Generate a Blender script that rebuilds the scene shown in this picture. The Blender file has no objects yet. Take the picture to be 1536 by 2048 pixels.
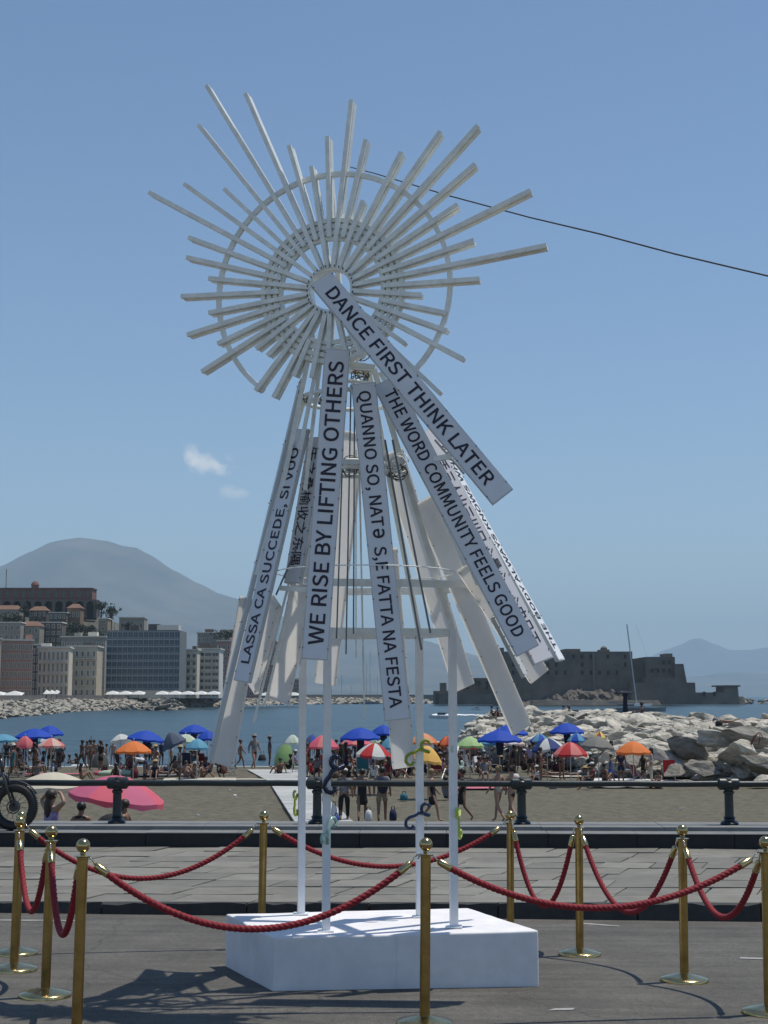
import bpy, bmesh, math, random
from mathutils import Vector, Matrix, noise, Quaternion
random.seed(7)
R = math.radians
HAZE = .82e-4
scene = bpy.context.scene
C = scene.collection

# ------------------------------------------------------------------ camera
F = 2900.0            # focal length in photo pixels (photo 1536 x 2048)
CX, CY, HOR = 768.0, 1024.0, 1392.0
CZ = 1.71
cam_d = bpy.data.cameras.new('camera')
cam_d.sensor_fit = 'VERTICAL'; cam_d.sensor_height = 24.0
PITCH = math.atan((HOR - CY) / F)
FT = F * math.cos(PITCH)      # keeps F px per tan at the horizon row
cam_d.lens = 24.0 * F / 2048.0
cam_d.clip_start = 0.1; cam_d.clip_end = 60000
cam = bpy.data.objects.new('camera', cam_d); C.objects.link(cam)
cam.location = (0, 0, CZ); cam.rotation_euler = (R(90) + PITCH, 0, 0)
scene.camera = cam
CP, SP = math.cos(PITCH), math.sin(PITCH)

def ray(px, py):
    x = (px - CX) / F; y = -(py - CY) / F
    return Vector((x, CP - y * SP, SP + y * CP))
def at(px, py, d):                       # the point seen at a photo pixel, d metres ahead
    r = ray(px, py); return Vector((0, 0, CZ)) + r * (d / r.y)
def onz(px, py, z):                      # on a level plane
    r = ray(px, py); return Vector((0, 0, CZ)) + r * ((z - CZ) / r.z)
def onplane(px, py, p, n):
    r = ray(px, py); o = Vector((0, 0, CZ))
    return o + r * ((p - o).dot(n) / r.dot(n))
def road_z(x, y): return -0.03 * (y - 7.58) - 0.01 * x
RN = Vector((0.01, 0.03, 1)).normalized(); RP = Vector((0, 7.58, 0))
def onroad(px, py): return onplane(px, py, RP, RN)
def pxm(d): return d / F                 # metres per photo pixel at distance d

# ------------------------------------------------------------------ light
SUN = Vector((0.30, 0.13, 0.93)).normalized()
elev = math.asin(SUN.z); azim = math.atan2(SUN.x, SUN.y)
w = bpy.data.worlds.new('World'); scene.world = w; w.use_nodes = True
nt = w.node_tree; nt.nodes.clear()
wo = nt.nodes.new('ShaderNodeOutputWorld'); bg = nt.nodes.new('ShaderNodeBackground')
sky = nt.nodes.new('ShaderNodeTexSky'); sky.sky_type = 'NISHITA'; sky.sun_disc = False
sky.sun_elevation = elev; sky.sun_rotation = azim
sky.altitude = 0; sky.air_density = 1.0; sky.dust_density = 0.0; sky.ozone_density = 3.0
bg.inputs['Strength'].default_value = 0.114
hs = nt.nodes.new('ShaderNodeHueSaturation'); hs.inputs['Saturation'].default_value = 1.02
nt.links.new(sky.outputs[0], hs.inputs['Color'])
# small bright clouds low in the sky, placed by direction
tc = nt.nodes.new('ShaderNodeTexCoord')
last = hs.outputs[0]
def wn(op, a, b=None):
    n = nt.nodes.new('ShaderNodeMath'); n.operation = op
    for i, v in enumerate((a, b)):
        if v is None: continue
        if isinstance(v, (int, float)): n.inputs[i].default_value = v
        else: nt.links.new(v, n.inputs[i])
    return n.outputs[0]
cn = nt.nodes.new('ShaderNodeTexNoise'); cn.inputs['Scale'].default_value = 110; cn.inputs['Detail'].default_value = 7
cn.inputs['Roughness'].default_value = .62
nt.links.new(tc.outputs['Generated'], cn.inputs['Vector'])
for (px, py, sx, sy, am) in ((412, 926, .018, .008, .9), (385, 913, .008, .0075, .7), (437, 938, .010, .006, .6), (470, 985, .013, .005, .6)):
    d = ray(px, py).normalized()
    sub = nt.nodes.new('ShaderNodeVectorMath'); sub.operation = 'SUBTRACT'; sub.inputs[1].default_value = d
    nt.links.new(tc.outputs['Generated'], sub.inputs[0])
    sc = nt.nodes.new('ShaderNodeVectorMath'); sc.operation = 'MULTIPLY'; sc.inputs[1].default_value = (1 / sx, 1 / sx, 1 / sy)
    nt.links.new(sub.outputs[0], sc.inputs[0])
    ln = nt.nodes.new('ShaderNodeVectorMath'); ln.operation = 'LENGTH'; nt.links.new(sc.outputs[0], ln.inputs[0])
    fall = wn('SUBTRACT', 1.0, ln.outputs['Value'])
    v = wn('ADD', fall, wn('MULTIPLY', wn('SUBTRACT', cn.outputs[0], .5), 3.2))
    cl = nt.nodes.new('ShaderNodeClamp'); nt.links.new(wn('MULTIPLY', v, .75), cl.inputs[0])
    gate = nt.nodes.new('ShaderNodeClamp'); nt.links.new(wn('MULTIPLY', wn('ADD', fall, .35), 2.0), gate.inputs[0])
    fac = wn('MULTIPLY', wn('MULTIPLY', cl.outputs[0], gate.outputs[0]), .85 * am)
    mx = nt.nodes.new('ShaderNodeMixRGB'); mx.inputs[2].default_value = (8.6, 8.7, 8.5, 1)
    nt.links.new(fac, mx.inputs[0]); nt.links.new(last, mx.inputs[1]); last = mx.outputs[0]
nt.links.new(last, bg.inputs['Color']); nt.links.new(bg.outputs[0], wo.inputs[0])

sl = bpy.data.lights.new('sun', 'SUN'); sl.energy = 4.2; sl.angle = R(0.53); sl.color = (1, .94, .83)
so = bpy.data.objects.new('sun', sl); C.objects.link(so); so.rotation_euler = SUN.to_track_quat('Z', 'Y').to_euler()
so.location = (5, 5, 30)
vs = scene.view_settings; vs.view_transform = 'Standard'; vs.look = 'None'; vs.exposure = 0.0; vs.gamma = 1; vs.use_curve_mapping = False
scene.cycles.volume_bounces = 1; scene.cycles.max_bounces = 8
scene.cycles.volume_step_rate = 4
try: scene.cycles.use_denoising = True
except Exception: pass

# ------------------------------------------------------------------ materials
M = {}
def mat(name, col, rough=.7, metal=0.0, var=0.0, vscale=6.0, bump=0.0, bscale=40.0, bdist=.01, trans=0.0, coat=0.0, col2=None, detail=6, spec=None):
    if name in M: return M[name]
    m = bpy.data.materials.new(name); m.use_nodes = True; M[name] = m
    t = m.node_tree; p = t.nodes['Principled BSDF']; out = t.nodes['Material Output']
    p.inputs['Base Color'].default_value = (*col, 1); p.inputs['Roughness'].default_value = rough
    p.inputs['Metallic'].default_value = metal
    if spec is not None: p.inputs['Specular IOR Level'].default_value = spec
    if coat: p.inputs['Coat Weight'].default_value = coat
    tc = t.nodes.new('ShaderNodeTexCoord')
    if var or col2:
        n = t.nodes.new('ShaderNodeTexNoise'); n.inputs['Scale'].default_value = vscale; n.inputs['Detail'].default_value = detail
        n.inputs['Roughness'].default_value = .65
        t.links.new(tc.outputs['Object'], n.inputs['Vector'])
        r = t.nodes.new('ShaderNodeValToRGB'); t.links.new(n.outputs[0], r.inputs[0])
        r.color_ramp.elements[0].position = .32; r.color_ramp.elements[1].position = .68
        a = tuple(c * (1 - var) for c in col); b = col2 if col2 else tuple(min(1, c * (1 + var)) for c in col)
        r.color_ramp.elements[0].color = (*a, 1); r.color_ramp.elements[1].color = (*b, 1)
        t.links.new(r.outputs[0], p.inputs['Base Color'])
    if bump:
        n2 = t.nodes.new('ShaderNodeTexNoise'); n2.inputs['Scale'].default_value = bscale; n2.inputs['Detail'].default_value = 5
        t.links.new(tc.outputs['Object'], n2.inputs['Vector'])
        b_ = t.nodes.new('ShaderNodeBump'); b_.inputs['Strength'].default_value = bump; b_.inputs['Distance'].default_value = bdist
        t.links.new(n2.outputs[0], b_.inputs['Height']); t.links.new(b_.outputs[0], p.inputs['Normal'])
    if trans:
        tr = t.nodes.new('ShaderNodeBsdfTranslucent'); mx = t.nodes.new('ShaderNodeMixShader')
        tr.inputs[0].default_value = (*col, 1); mx.inputs[0].default_value = trans
        t.links.new(p.outputs[0], mx.inputs[1]); t.links.new(tr.outputs[0], mx.inputs[2]); t.links.new(mx.outputs[0], out.inputs[0])
    return m

white = mat('white_paint', (.78, .80, .77), .38, var=.12, vscale=14, bump=.05, bscale=60)
whitepole = mat('white_pole_paint', (.78, .80, .82), .35, var=.05, vscale=12)
panelm = mat('panel_sheet', (.66, .68, .73), .55, var=.07, vscale=2.5)
panelb = mat('panel_back_sheet', (.86, .85, .83), .6, var=.09, vscale=5, trans=.68)
panelf = mat('panel_edge', (.50, .53, .54), .4)
ink = mat('lettering_ink', (.012, .009, .028), .5)
cloth_white = mat('podium_cloth', (.74, .73, .75), .85, var=.09, vscale=4.5, bump=.25, bscale=7, bdist=.012)
brass = mat('brass', (.50, .39, .19), .20, metal=1.0, var=.16, vscale=14, bump=.03, bscale=30)
brass_d = mat('brass_pole', (.36, .245, .09), .30, metal=1.0, var=.25, vscale=10, bump=.05, bscale=25)
chrome = mat('polished_hook', (.75, .68, .55), .15, metal=1.0)
ropem = mat('red_rope', (.23, .008, .017), .75, var=.30, vscale=60, bump=.5, bscale=260, bdist=.004)
black = mat('black_rubber', (.012, .013, .015), .55)
blackp = mat('dark_green_iron', (.010, .017, .019), .38, var=.3, vscale=20, bump=.3, bscale=60, bdist=.004)
cable_m = mat('cable_sheath', (.012, .014, .016), .6)

def asphalt():
    m = mat('asphalt', (.075, .074, .072), .9)
    t = m.node_tree; p = t.nodes['Principled BSDF']; tc = t.nodes.new('ShaderNodeTexCoord')
    def N(s, d, r=.6):
        n = t.nodes.new('ShaderNodeTexNoise'); n.inputs['Scale'].default_value = s; n.inputs['Detail'].default_value = d; n.inputs['Roughness'].default_value = r
        t.links.new(tc.outputs['Object'], n.inputs['Vector']); return n
    a = N(150, 3, .75); b = N(1.6, 6); c = N(24, 4)
    mp = t.nodes.new('ShaderNodeMapping'); mp.inputs['Scale'].default_value = (.35, 5, 1); t.links.new(tc.outputs['Object'], mp.inputs['Vector'])
    st = t.nodes.new('ShaderNodeTexNoise'); st.inputs['Scale'].default_value = 1.6; st.inputs['Detail'].default_value = 5; t.links.new(mp.outputs[0], st.inputs['Vector'])
    def ramp(n, lo, hi, p0=.3, p1=.7):
        r = t.nodes.new('ShaderNodeValToRGB'); r.color_ramp.elements[0].position = p0; r.color_ramp.elements[1].position = p1
        r.color_ramp.elements[0].color = (lo, lo, lo, 1); r.color_ramp.elements[1].color = (hi, hi, hi, 1)
        t.links.new(n.outputs[0], r.inputs[0]); return r.outputs[0]
    def mul(x, y):
        q = t.nodes.new('ShaderNodeMixRGB'); q.blend_type = 'MULTIPLY'; q.inputs[0].default_value = 1
        t.links.new(x, q.inputs[1]); t.links.new(y, q.inputs[2]); return q.outputs[0]
    base = t.nodes.new('ShaderNodeRGB'); base.outputs[0].default_value = (.088, .083, .074, 1)
    o = mul(base.outputs[0], ramp(a, .35, 1.75, .36, .64)); o = mul(o, ramp(b, .74, 1.24)); o = mul(o, ramp(c, .82, 1.18)); o = mul(o, ramp(st, .84, 1.12, .35, .65))
    # hairline cracks
    wv = t.nodes.new('ShaderNodeVectorMath'); wv.operation = 'SCALE'; wv.inputs['Scale'].default_value = .35; t.links.new(b.outputs['Color'], wv.inputs[0])
    av = t.nodes.new('ShaderNodeVectorMath'); av.operation = 'ADD'; t.links.new(tc.outputs['Object'], av.inputs[0]); t.links.new(wv.outputs[0], av.inputs[1])
    vo_ = t.nodes.new('ShaderNodeTexVoronoi'); vo_.feature = 'DISTANCE_TO_EDGE'; vo_.inputs['Scale'].default_value = .55; t.links.new(av.outputs[0], vo_.inputs['Vector'])
    cr = t.nodes.new('ShaderNodeValToRGB'); cr.color_ramp.elements[0].position = .0; cr.color_ramp.elements[1].position = .005
    cr.color_ramp.elements[0].color = (.62, .62, .62, 1); cr.color_ramp.elements[1].color = (1, 1, 1, 1); t.links.new(vo_.outputs['Distance'], cr.inputs[0])
    o = mul(o, cr.outputs[0])
    t.links.new(o, p.inputs['Base Color'])
    bp = t.nodes.new('ShaderNodeBump'); bp.inputs['Strength'].default_value = .55; bp.inputs['Distance'].default_value = .006
    t.links.new(a.outputs[0], bp.inputs['Height']); t.links.new(bp.outputs[0], p.inputs['Normal'])
    return m
asph = asphalt()
slab_ms = [mat('paving_stone_%s' % n, c, .8, var=.16, vscale=4, bump=.5, bscale=22, bdist=.008, detail=9) for n, c in
           (('grey', (.172, .165, .142)), ('light', (.195, .188, .164)), ('dark', (.150, .144, .125)))]
kerbm = mat('kerb_stone', (.034, .036, .037), .8, var=.25, vscale=6, bump=.5, bscale=18, bdist=.01)
lava = mat('dark_lava_stone', (.016, .018, .021), .75, var=.22, vscale=5, bump=.5, bscale=14, bdist=.01)
coping = mat('coping_stone', (.17, .175, .175), .8, var=.15, vscale=4, bump=.35, bscale=20, bdist=.01)
sandm = mat('sand', (.104, .094, .064), .95, var=.42, vscale=3.0, bump=1.0, bscale=2.6, bdist=.16, detail=12)
foamm = mat('foam', (.75, .78, .80), .8)
paintl = mat('worn_marking', (.30, .30, .29), .8, var=.3, vscale=12)

# ------------------------------------------------------------------ object helpers
def cp(o, label=None, cat=None, group=None, kind=None):
    if label: o['label'] = label
    if cat: o['category'] = cat
    if group: o['group'] = group
    if kind: o['kind'] = kind
    return o
def empty(name, loc, label=None, cat=None, group=None, rz=0.0, s=1.0):
    o = bpy.data.objects.new(name, None); C.objects.link(o); o.location = loc; o.rotation_euler = (0, 0, rz)
    o.empty_display_size = .2; o.scale = (s, s, s)
    return cp(o, label, cat, group)
def link(name, me, parent=None, mats=None, smooth=False, loc=None, rot=None):
    o = bpy.data.objects.new(name, me); C.objects.link(o)
    if mats:
        me.materials.clear()
        for m in (mats if isinstance(mats, (list, tuple)) else [mats]): me.materials.append(m)
    if smooth and me.polygons: me.polygons.foreach_set('use_smooth', [True] * len(me.polygons))
    if parent: o.parent = parent
    if loc is not None: o.location = loc
    if rot is not None: o.rotation_euler = rot
    return o
class MB:
    """collects shapes into one mesh"""
    def __init__(s): s.v = []; s.f = []; s.m = []; s.cur = 0
    def add(s, vs, fs):
        b = len(s.v); s.v += [tuple(v) for v in vs]
        for f in fs: s.f.append([b + i for i in f]); s.m.append(s.cur)
        return s
    def box(s, c, size, rot=None):
        hx, hy, hz = size[0] / 2, size[1] / 2, size[2] / 2
        vs = [Vector((x, y, z)) for x in (-hx, hx) for y in (-hy, hy) for z in (-hz, hz)]
        if rot: vs = [rot @ v for v in vs]
        vs = [v + Vector(c) for v in vs]
        return s.add(vs, [(0, 1, 3, 2), (4, 6, 7, 5), (0, 4, 5, 1), (2, 3, 7, 6), (0, 2, 6, 4), (1, 5, 7, 3)])
    def hexa(s, b, t):                    # four base points and four top points
        return s.add(list(b) + list(t), [(3, 2, 1, 0), (4, 5, 6, 7), (0, 1, 5, 4), (1, 2, 6, 5), (2, 3, 7, 6), (3, 0, 4, 7)])
    def bar(s, p, q, w, h, up=Vector((0, 0, 1)), side=None):   # square bar from p to q; w along side, h along the third axis
        p = Vector(p); q = Vector(q); d = (q - p).normalized()
        if side is None:
            side = d.cross(up)
            if side.length < 1e-4: side = Vector((1, 0, 0))
        side = (side - d * side.dot(d)).normalized(); u = side.cross(d).normalized()
        a = side * (w / 2); b = u * (h / 2)
        return s.hexa([p - a - b, p + a - b, p + a + b, p - a + b], [q - a - b, q + a - b, q + a + b, q - a + b])
    def tube(s, pts, r, n=8, cap=True, closed=False, sq=1.0, nrm=None):
        pts = [Vector(p) for p in pts]; rs = r if isinstance(r, (list, tuple)) else [r] * len(pts)
        rings = []; L = len(pts); prev = None
        for i, p in enumerate(pts):
            if closed: d = pts[(i + 1) % L] - pts[i - 1]
            else: d = pts[min(i + 1, L - 1)] - pts[max(i - 1, 0)]
            d = d.normalized() if d.length > 1e-9 else Vector((0, 0, 1))
            ref = Vector(nrm) if nrm is not None else (prev if prev is not None else (Vector((0, 0, 1)) if abs(d.z) < .9 else Vector((1, 0, 0))))
            a = (ref - d * ref.dot(d))
            a = a.normalized() if a.length > 1e-6 else Vector((1, 0, 0))
            prev = a; b = d.cross(a)
            rings.append([p + (a * math.cos(k * 2 * math.pi / n) * sq + b * math.sin(k * 2 * math.pi / n)) * rs[i] for k in range(n)])
        vs = [v for r_ in rings for v in r_]; fs = []
        for i in range(L if closed else L - 1):
            for k in range(n):
                a = i * n + k; b = i * n + (k + 1) % n; c = ((i + 1) % L) * n + (k + 1) % n; d = ((i + 1) % L) * n + k
                fs.append((a, b, c, d))
        if cap and not closed: fs.append(tuple(range(n))[::-1]); fs.append(tuple((L - 1) * n + k for k in range(n)))
        return s.add(vs, fs)
    def lathe(s, prof, n=24, c=(0, 0, 0)):
        vs = []; fs = []
        for (r, z) in prof:
            for k in range(n): vs.append((c[0] + r * math.cos(2 * math.pi * k / n), c[1] + r * math.sin(2 * math.pi * k / n), c[2] + z))
        for i in range(len(prof) - 1):
            for k in range(n): fs.append((i * n + k, i * n + (k + 1) % n, (i + 1) * n + (k + 1) % n, (i + 1) * n + k))
        fs.append(tuple(range(n))[::-1]); fs.append(tuple((len(prof) - 1) * n + k for k in range(n)))
        return s.add(vs, fs)
    def ell(s, c, r, n=10, m=8, rot=None):
        c = Vector(c); vs = []; fs = []
        for i in range(m + 1):
            th = math.pi * i / m
            for k in range(n):
                ph = 2 * math.pi * k / n; v = Vector((r[0] * math.sin(th) * math.cos(ph), r[1] * math.sin(th) * math.sin(ph), r[2] * math.cos(th)))
                if rot: v = rot @ v
                vs.append(c + v)
        for i in range(m):
            for k in range(n): fs.append((i * n + k, (i + 1) * n + k, (i + 1) * n + (k + 1) % n, i * n + (k + 1) % n))
        return s.add(vs, fs)
    def mesh(s, name):
        me = bpy.data.meshes.new(name); me.from_pydata(s.v, [], s.f); me.update()
        if any(s.m): me.polygons.foreach_set('material_index', s.m)
        return me
    def obj(s, name, mats, parent=None, smooth=False, **k):
        me = s.mesh(name); o = link(name, me, parent, None, smooth, **k)
        for m in (mats if isinstance(mats, (list, tuple)) else [mats]): me.materials.append(m)
        return o
def autosmooth(o, ang=35):
    me = o.data; me.polygons.foreach_set('use_smooth', [True] * len(me.polygons))
    try: me.set_sharp_from_angle(angle=R(ang))
    except Exception: pass
    return o
def rel(pts, org): return [Vector(p) - Vector(org) for p in pts]

# ================================================================== SETTING
# sea
SEA = -2.8
def sea():
    me = MB().add([(-9000, 60, SEA), (9000, 60, SEA), (30000, 45000, SEA), (-30000, 45000, SEA)], [(0, 1, 2, 3)]).mesh('sea')
    m = mat('sea_water', (.016, .055, .085), .30, spec=.35)
    t = m.node_tree; p = t.nodes['Principled BSDF']; tc = t.nodes.new('ShaderNodeTexCoord')
    mp = t.nodes.new('ShaderNodeMapping'); mp.inputs['Scale'].default_value = (.55, 1, 1); t.links.new(tc.outputs['Object'], mp.inputs['Vector'])
    prev = None
    for s_, dist, st in ((1.3, .16, 1.0), (.30, .55, 1.0), (.07, 1.4, .8)):
        n = t.nodes.new('ShaderNodeTexNoise'); n.inputs['Scale'].default_value = s_; n.inputs['Detail'].default_value = 5; n.inputs['Roughness'].default_value = .6
        t.links.new(mp.outputs[0], n.inputs['Vector'])
        b = t.nodes.new('ShaderNodeBump'); b.inputs['Strength'].default_value = st; b.inputs['Distance'].default_value = dist
        t.links.new(n.outputs[0], b.inputs['Height'])
        if prev: t.links.new(prev.outputs[0], b.inputs['Normal'])
        prev = b
    t.links.new(prev.outputs[0], p.inputs['Normal'])
    n = t.nodes.new('ShaderNodeTexNoise'); n.inputs['Scale'].default_value = .12; n.inputs['Detail'].default_value = 8; n.inputs['Roughness'].default_value = .7
    t.links.new(mp.outputs[0], n.inputs['Vector'])
    r = t.nodes.new('ShaderNodeValToRGB'); r.color_ramp.elements[0].position = .35; r.color_ramp.elements[1].position = .65
    r.color_ramp.elements[0].color = (.010, .034, .048, 1); r.color_ramp.elements[1].color = (.040, .078, .092, 1)
    t.links.new(n.outputs[0], r.inputs[0]); t.links.new(r.outputs[0], p.inputs['Base Color'])
    cp(link('sea', me, None, m), kind='structure')
sea()

# beach sand, one sheet from the foot of the promenade to the water and under it
def sand_z(y):
    if y < 20: return -1.9
    if y < 45: return -1.9 - .5 * (y - 20) / 25
    if y < 86: return -2.4 - .15 * (y - 45) / 41
    return -2.55 - .25 * (y - 86) / 9 - max(0, (y - 95)) * .03
def shore(x):   # distance of the water's edge
    return 86
def sand():
    vs = []; fs = []; xs = [-260 + i * 4 for i in range(131)]; ys = [17.9 + (i / 60) ** 1.5 * 110 for i in range(61)]
    for y in ys:
        for x in xs:
            u = noise.noise(Vector((x * .25, y * .25, 3))) * .07 + noise.noise(Vector((x * .06, y * .06, 9))) * .08
            if y > 88: u *= .3
            vs.append((x, y, sand_z(y) + u))
    nx = len(xs)
    for j in range(len(ys) - 1):
        for i in range(nx - 1): fs.append((j * nx + i, j * nx + i + 1, (j + 1) * nx + i + 1, (j + 1) * nx + i))
    me = bpy.data.meshes.new('sand_beach'); me.from_pydata(vs, [], fs)
    cp(link('sand_beach', me, None, sandm, True), kind='structure')
sand()
def onsand(px, py):
    z = -2.45
    for _ in range(6):
        p = onz(px, py, z); z = sand_z(p.y)
    return Vector((p.x, p.y, z))

# foam line along the shore
b = MB()
pts = []
for i in range(90):
    x = -60 + i * 1.35; pts.append((x, 94.6 + 1.0 * noise.noise(Vector((x * .12, 0, 0))) + .5 * noise.noise(Vector((x * .7, 5, 0)))))
for i in range(89):
    wv = .14 + .12 * noise.noise(Vector((pts[i][0] * .8, 9, 1)))
    (x0, y0), (x1, y1) = pts[i], pts[i + 1]
    b.add([(x0, y0, SEA + .02), (x1, y1, SEA + .02), (x1, y1 + wv, SEA + .03), (x0, y0 + wv, SEA + .03)], [(0, 1, 2, 3)])
cp(b.obj('shore_foam', foamm), kind='stuff')

# road: tilted sheet towards the gutter
KL, KR = onroad(0, 1826), onroad(1536, 1844)
kd = (KR - KL).normalized(); kd.z = 0; kd.normalize()
kn = Vector((-kd.y, kd.x, 0))             # away from the camera
def kerb_at(x):
    t = (x - KL.x) / kd.x; return KL + kd * t
vs = []; fs = []
for i in range(41):
    x = -30 + i * 1.5; k = kerb_at(x)
    for y in (-14, -4, 2, 5, 7, 9, 11, None):
        yy = k.y + .02 if y is None else y
        vs.append((x, yy, road_z(x, yy)))
for i in range(40):
    for j in range(7): a = i * 8 + j; fs.append((a, a + 8, a + 9, a + 1))
me = bpy.data.meshes.new('road'); me.from_pydata(vs, [], fs)
cp(link('road', me, None, asph), kind='structure')
# worn painted marks
def mark(name, quad):
    q = [onroad(*p) for p in quad]; q = [v + Vector((0, 0, .004)) for v in q]
    o = MB().add(q, [(0, 1, 2, 3)]).obj(name, paintl); cp(o, kind='structure')
mark('road_marking', [(0, 1842), (0, 1840), (150, 1841), (150, 1843)])
mark('road_marking', [(1480, 1918), (1480, 1915), (1560, 1918), (1560, 1921)])
mark('road_marking', [(1150, 1848), (1160, 1846), (1236, 1852), (1240, 1854)])
mark('road_marking', [(1096, 2022), (1110, 2018), (1150, 2017), (1146, 2021)])

# kerb of lava blocks
SWZ = -0.035
kerb = cp(empty('kerb', (0, 0, 0)), kind='structure')
x = -7.5
while x < 7.5:
    L = random.uniform(.85, 1.25); a = kerb_at(x + .006); c = kerb_at(x + L - .008)
    a.z = road_z(a.x, a.y) - .1; c.z = road_z(c.x, c.y) - .1
    j = [random.uniform(-.008, .008) for _ in range(4)]
    d1 = kn * .07
    top = [Vector((a.x, a.y + .012 + j[0], SWZ + .004 + j[0] / 2)), Vector((c.x, c.y + .012 + j[1], SWZ + .004 + j[1] / 2)), c + d1, a + d1]
    top[2].z = top[3].z = SWZ + .003
    bb = MB(); n_ = 9; vs = []
    for k_ in range(n_ + 1):
        t_ = k_ / n_; ch = random.choice((0, 0, 0, .006, .012, .022)) if 0 < k_ < n_ else random.choice((.0, .012))
        f0_ = (a + kn * j[2]).lerp(c + kn * j[3], t_); f1_ = top[0].lerp(top[1], t_) - Vector((0, 0, ch)); f2_ = top[0].lerp(top[1], t_) + kn * (.012 + ch) ; f3_ = top[3].lerp(top[2], t_)
        vs += [f0_, f1_, f2_, f3_]
    fs_ = []
    for k_ in range(n_):
        for q_ in range(3): i_ = k_ * 4 + q_; fs_.append((i_, i_ + 4, i_ + 5, i_ + 1))
    fs_.append((0, 1, 2, 3)); fs_.append(tuple(n_ * 4 + q_ for q_ in (3, 2, 1, 0)))
    bb.add(vs, fs_)
    bb.obj('kerb_stone', kerbm, kerb); x += L

# wall / parapet line
W0, W1 = onz(0, 1693, SWZ), onz(1536, 1697, SWZ)
wd = (W1 - W0); wd.z = 0; wd.normalize(); wnm = Vector((-wd.y, wd.x, 0))
def wall_at(x): return W0 + wd * ((x - W0.x) / wd.x)
# pavement slabs laid in courses
pave = cp(empty('pavement', (0, 0, 0)), kind='structure')
bedm = mat('pavement_bedding', (.11, .106, .095), .95)
b = MB()
a0, a1, c0, c1 = kerb_at(-30) + kn * .05, kerb_at(30) + kn * .05, wall_at(30), wall_at(-30)
for q in (a0, a1, c0, c1): q.z = SWZ - .022
b.add([a0, a1, c0, c1], [(0, 1, 2, 3)]); b.obj('slab_bedding', bedm, pave)
far = MB(); rows = 9
for r_ in range(rows):
    x = -9 + random.uniform(-.4, 0) ; t0 = r_ / rows; t1 = (r_ + 1) / rows
    while x < 9:
        L = random.uniform(.42, .80); sk = .10
        def P(xx, t):
            k = kerb_at(xx) + kn * .08; w_ = wall_at(xx); p = k.lerp(w_, t); p.x += t * 1.6 - .8; return p
        g = .005
        z = SWZ + random.uniform(-.005, .005); tz = random.uniform(-.004, .004)
        q = [P(x + g, t0 + .002), P(x + L - g, t0 + .002), P(x + L - g, t1 - .002), P(x + g, t1 - .002)]
        for i_, v in enumerate(q):
            v.z = z + (tz if i_ in (0, 3) else -tz); v.x += random.uniform(-.012, .012); v.y += random.uniform(-.008, .008)
        lo = [v - Vector((0, 0, .05)) for v in q]
        near = abs(x + L / 2 + (t0 * 1.6 - .8)) < 4.9
        if near:
            mm = MB().hexa(lo, q).obj('paving_slab', random.choice(slab_ms), pave)
        else: far.hexa(lo, q)
        x += L
o = far.obj('paving_slabs_beyond', slab_ms[0], pave); o['kind'] = 'stuff'

# low parapet: dark riser blocks, two light copings, on the edge above the beach
wall = empty('parapet_wall', wall_at(0), 'low dark stone parapet with pale coping steps between pavement and beach', 'wall')
wl = wall.location
def wbox(x0, x1, y0, y1, z0, z1, name, m, dz=0):
    a, c = wall_at(x0) - wl, wall_at(x1) - wl
    base = [a + wnm * y0, c + wnm * y0, c + wnm * y1, a + wnm * y1]
    lo = [Vector((v.x, v.y, z0 - wl.z)) for v in base]; hi = [Vector((v.x, v.y, z1 - wl.z + dz)) for v in base]
    return MB().hexa(lo, hi).obj(name, m, wall)
x = -6.5; i = 0
wbox(-40, 40, .02, 1.1, -2.6, .10, 'wall_core', lava)
while x < 6.5:
    L = random.uniform(1.0, 1.5)
    wbox(x + .004, x + L - .004, random.uniform(-.004, .004), .3, SWZ - .05, .118, 'riser_block', lava)
    wbox(x + .003, x + L - .003, -.02, .36, .121, .128 + random.uniform(0, .004), 'coping_step', coping)
    x += L
x = -6.5
while x < 6.5:
    L = random.uniform(1.2, 1.7)
    wbox(x + .003, x + L - .003, .34 + random.uniform(-.004, .004), 1.06, .105, .172 + random.uniform(0, .003), 'coping_slab', coping)
    x += L

# iron railing on the parapet
RD = wall_at(0).y + .72
rail = empty('railing', (0, RD, .17), 'low dark green iron railing of short posts and one round rail above the beach', 'railing')
def rpost(px):
    p = at(px, 1643, RD) ; x = p.x; yy = wall_at(x).y + .72 - RD
    b = MB()
    b.lathe([(.0, 0), (.105, 0), (.11, .02), (.095, .04), (.07, .05), (.062, .07), (.075, .085), (.058, .1), (.054, .12), (.052, .36), (.066, .375), (.066, .395), (.05, .41), (.05, .45)], 20, (x, yy, .0))
    b.obj('post', blackp, rail)
    h = MB(); 
    h.tube([(x - .13, yy, .485), (x - .11, yy, .485), (x + .11, yy, .485), (x + .13, yy, .485)], [.05, .072, .072, .05], 16)
    h.lathe([(.05, .44), (.075, .455), (.075, .51), (.05, .53), (.055, .545), (.03, .56), (.0, .562)], 20, (x, yy, 0))
    autosmooth(h.obj('post_head', blackp, rail))
    return x, yy
ps = [rpost(p) for p in (-590, -178, 231, 634, 1043, 1455, 1868)]
for (xa, ya), (xb, yb) in zip(ps[:-1], ps[1:]):
    b = MB(); pts = [(xa + .13 + (xb - xa - .26) * t / 6, ya + (yb - ya) * t / 6, .485 + .003 * math.sin(t * 2.1 + xa)) for t in range(7)]
    autosmooth(b.tube(pts, .037, 14).obj('rail', blackp, rail), 60)
for o in rail.children: 
    if o.name.startswith('post') : autosmooth(o)

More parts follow.
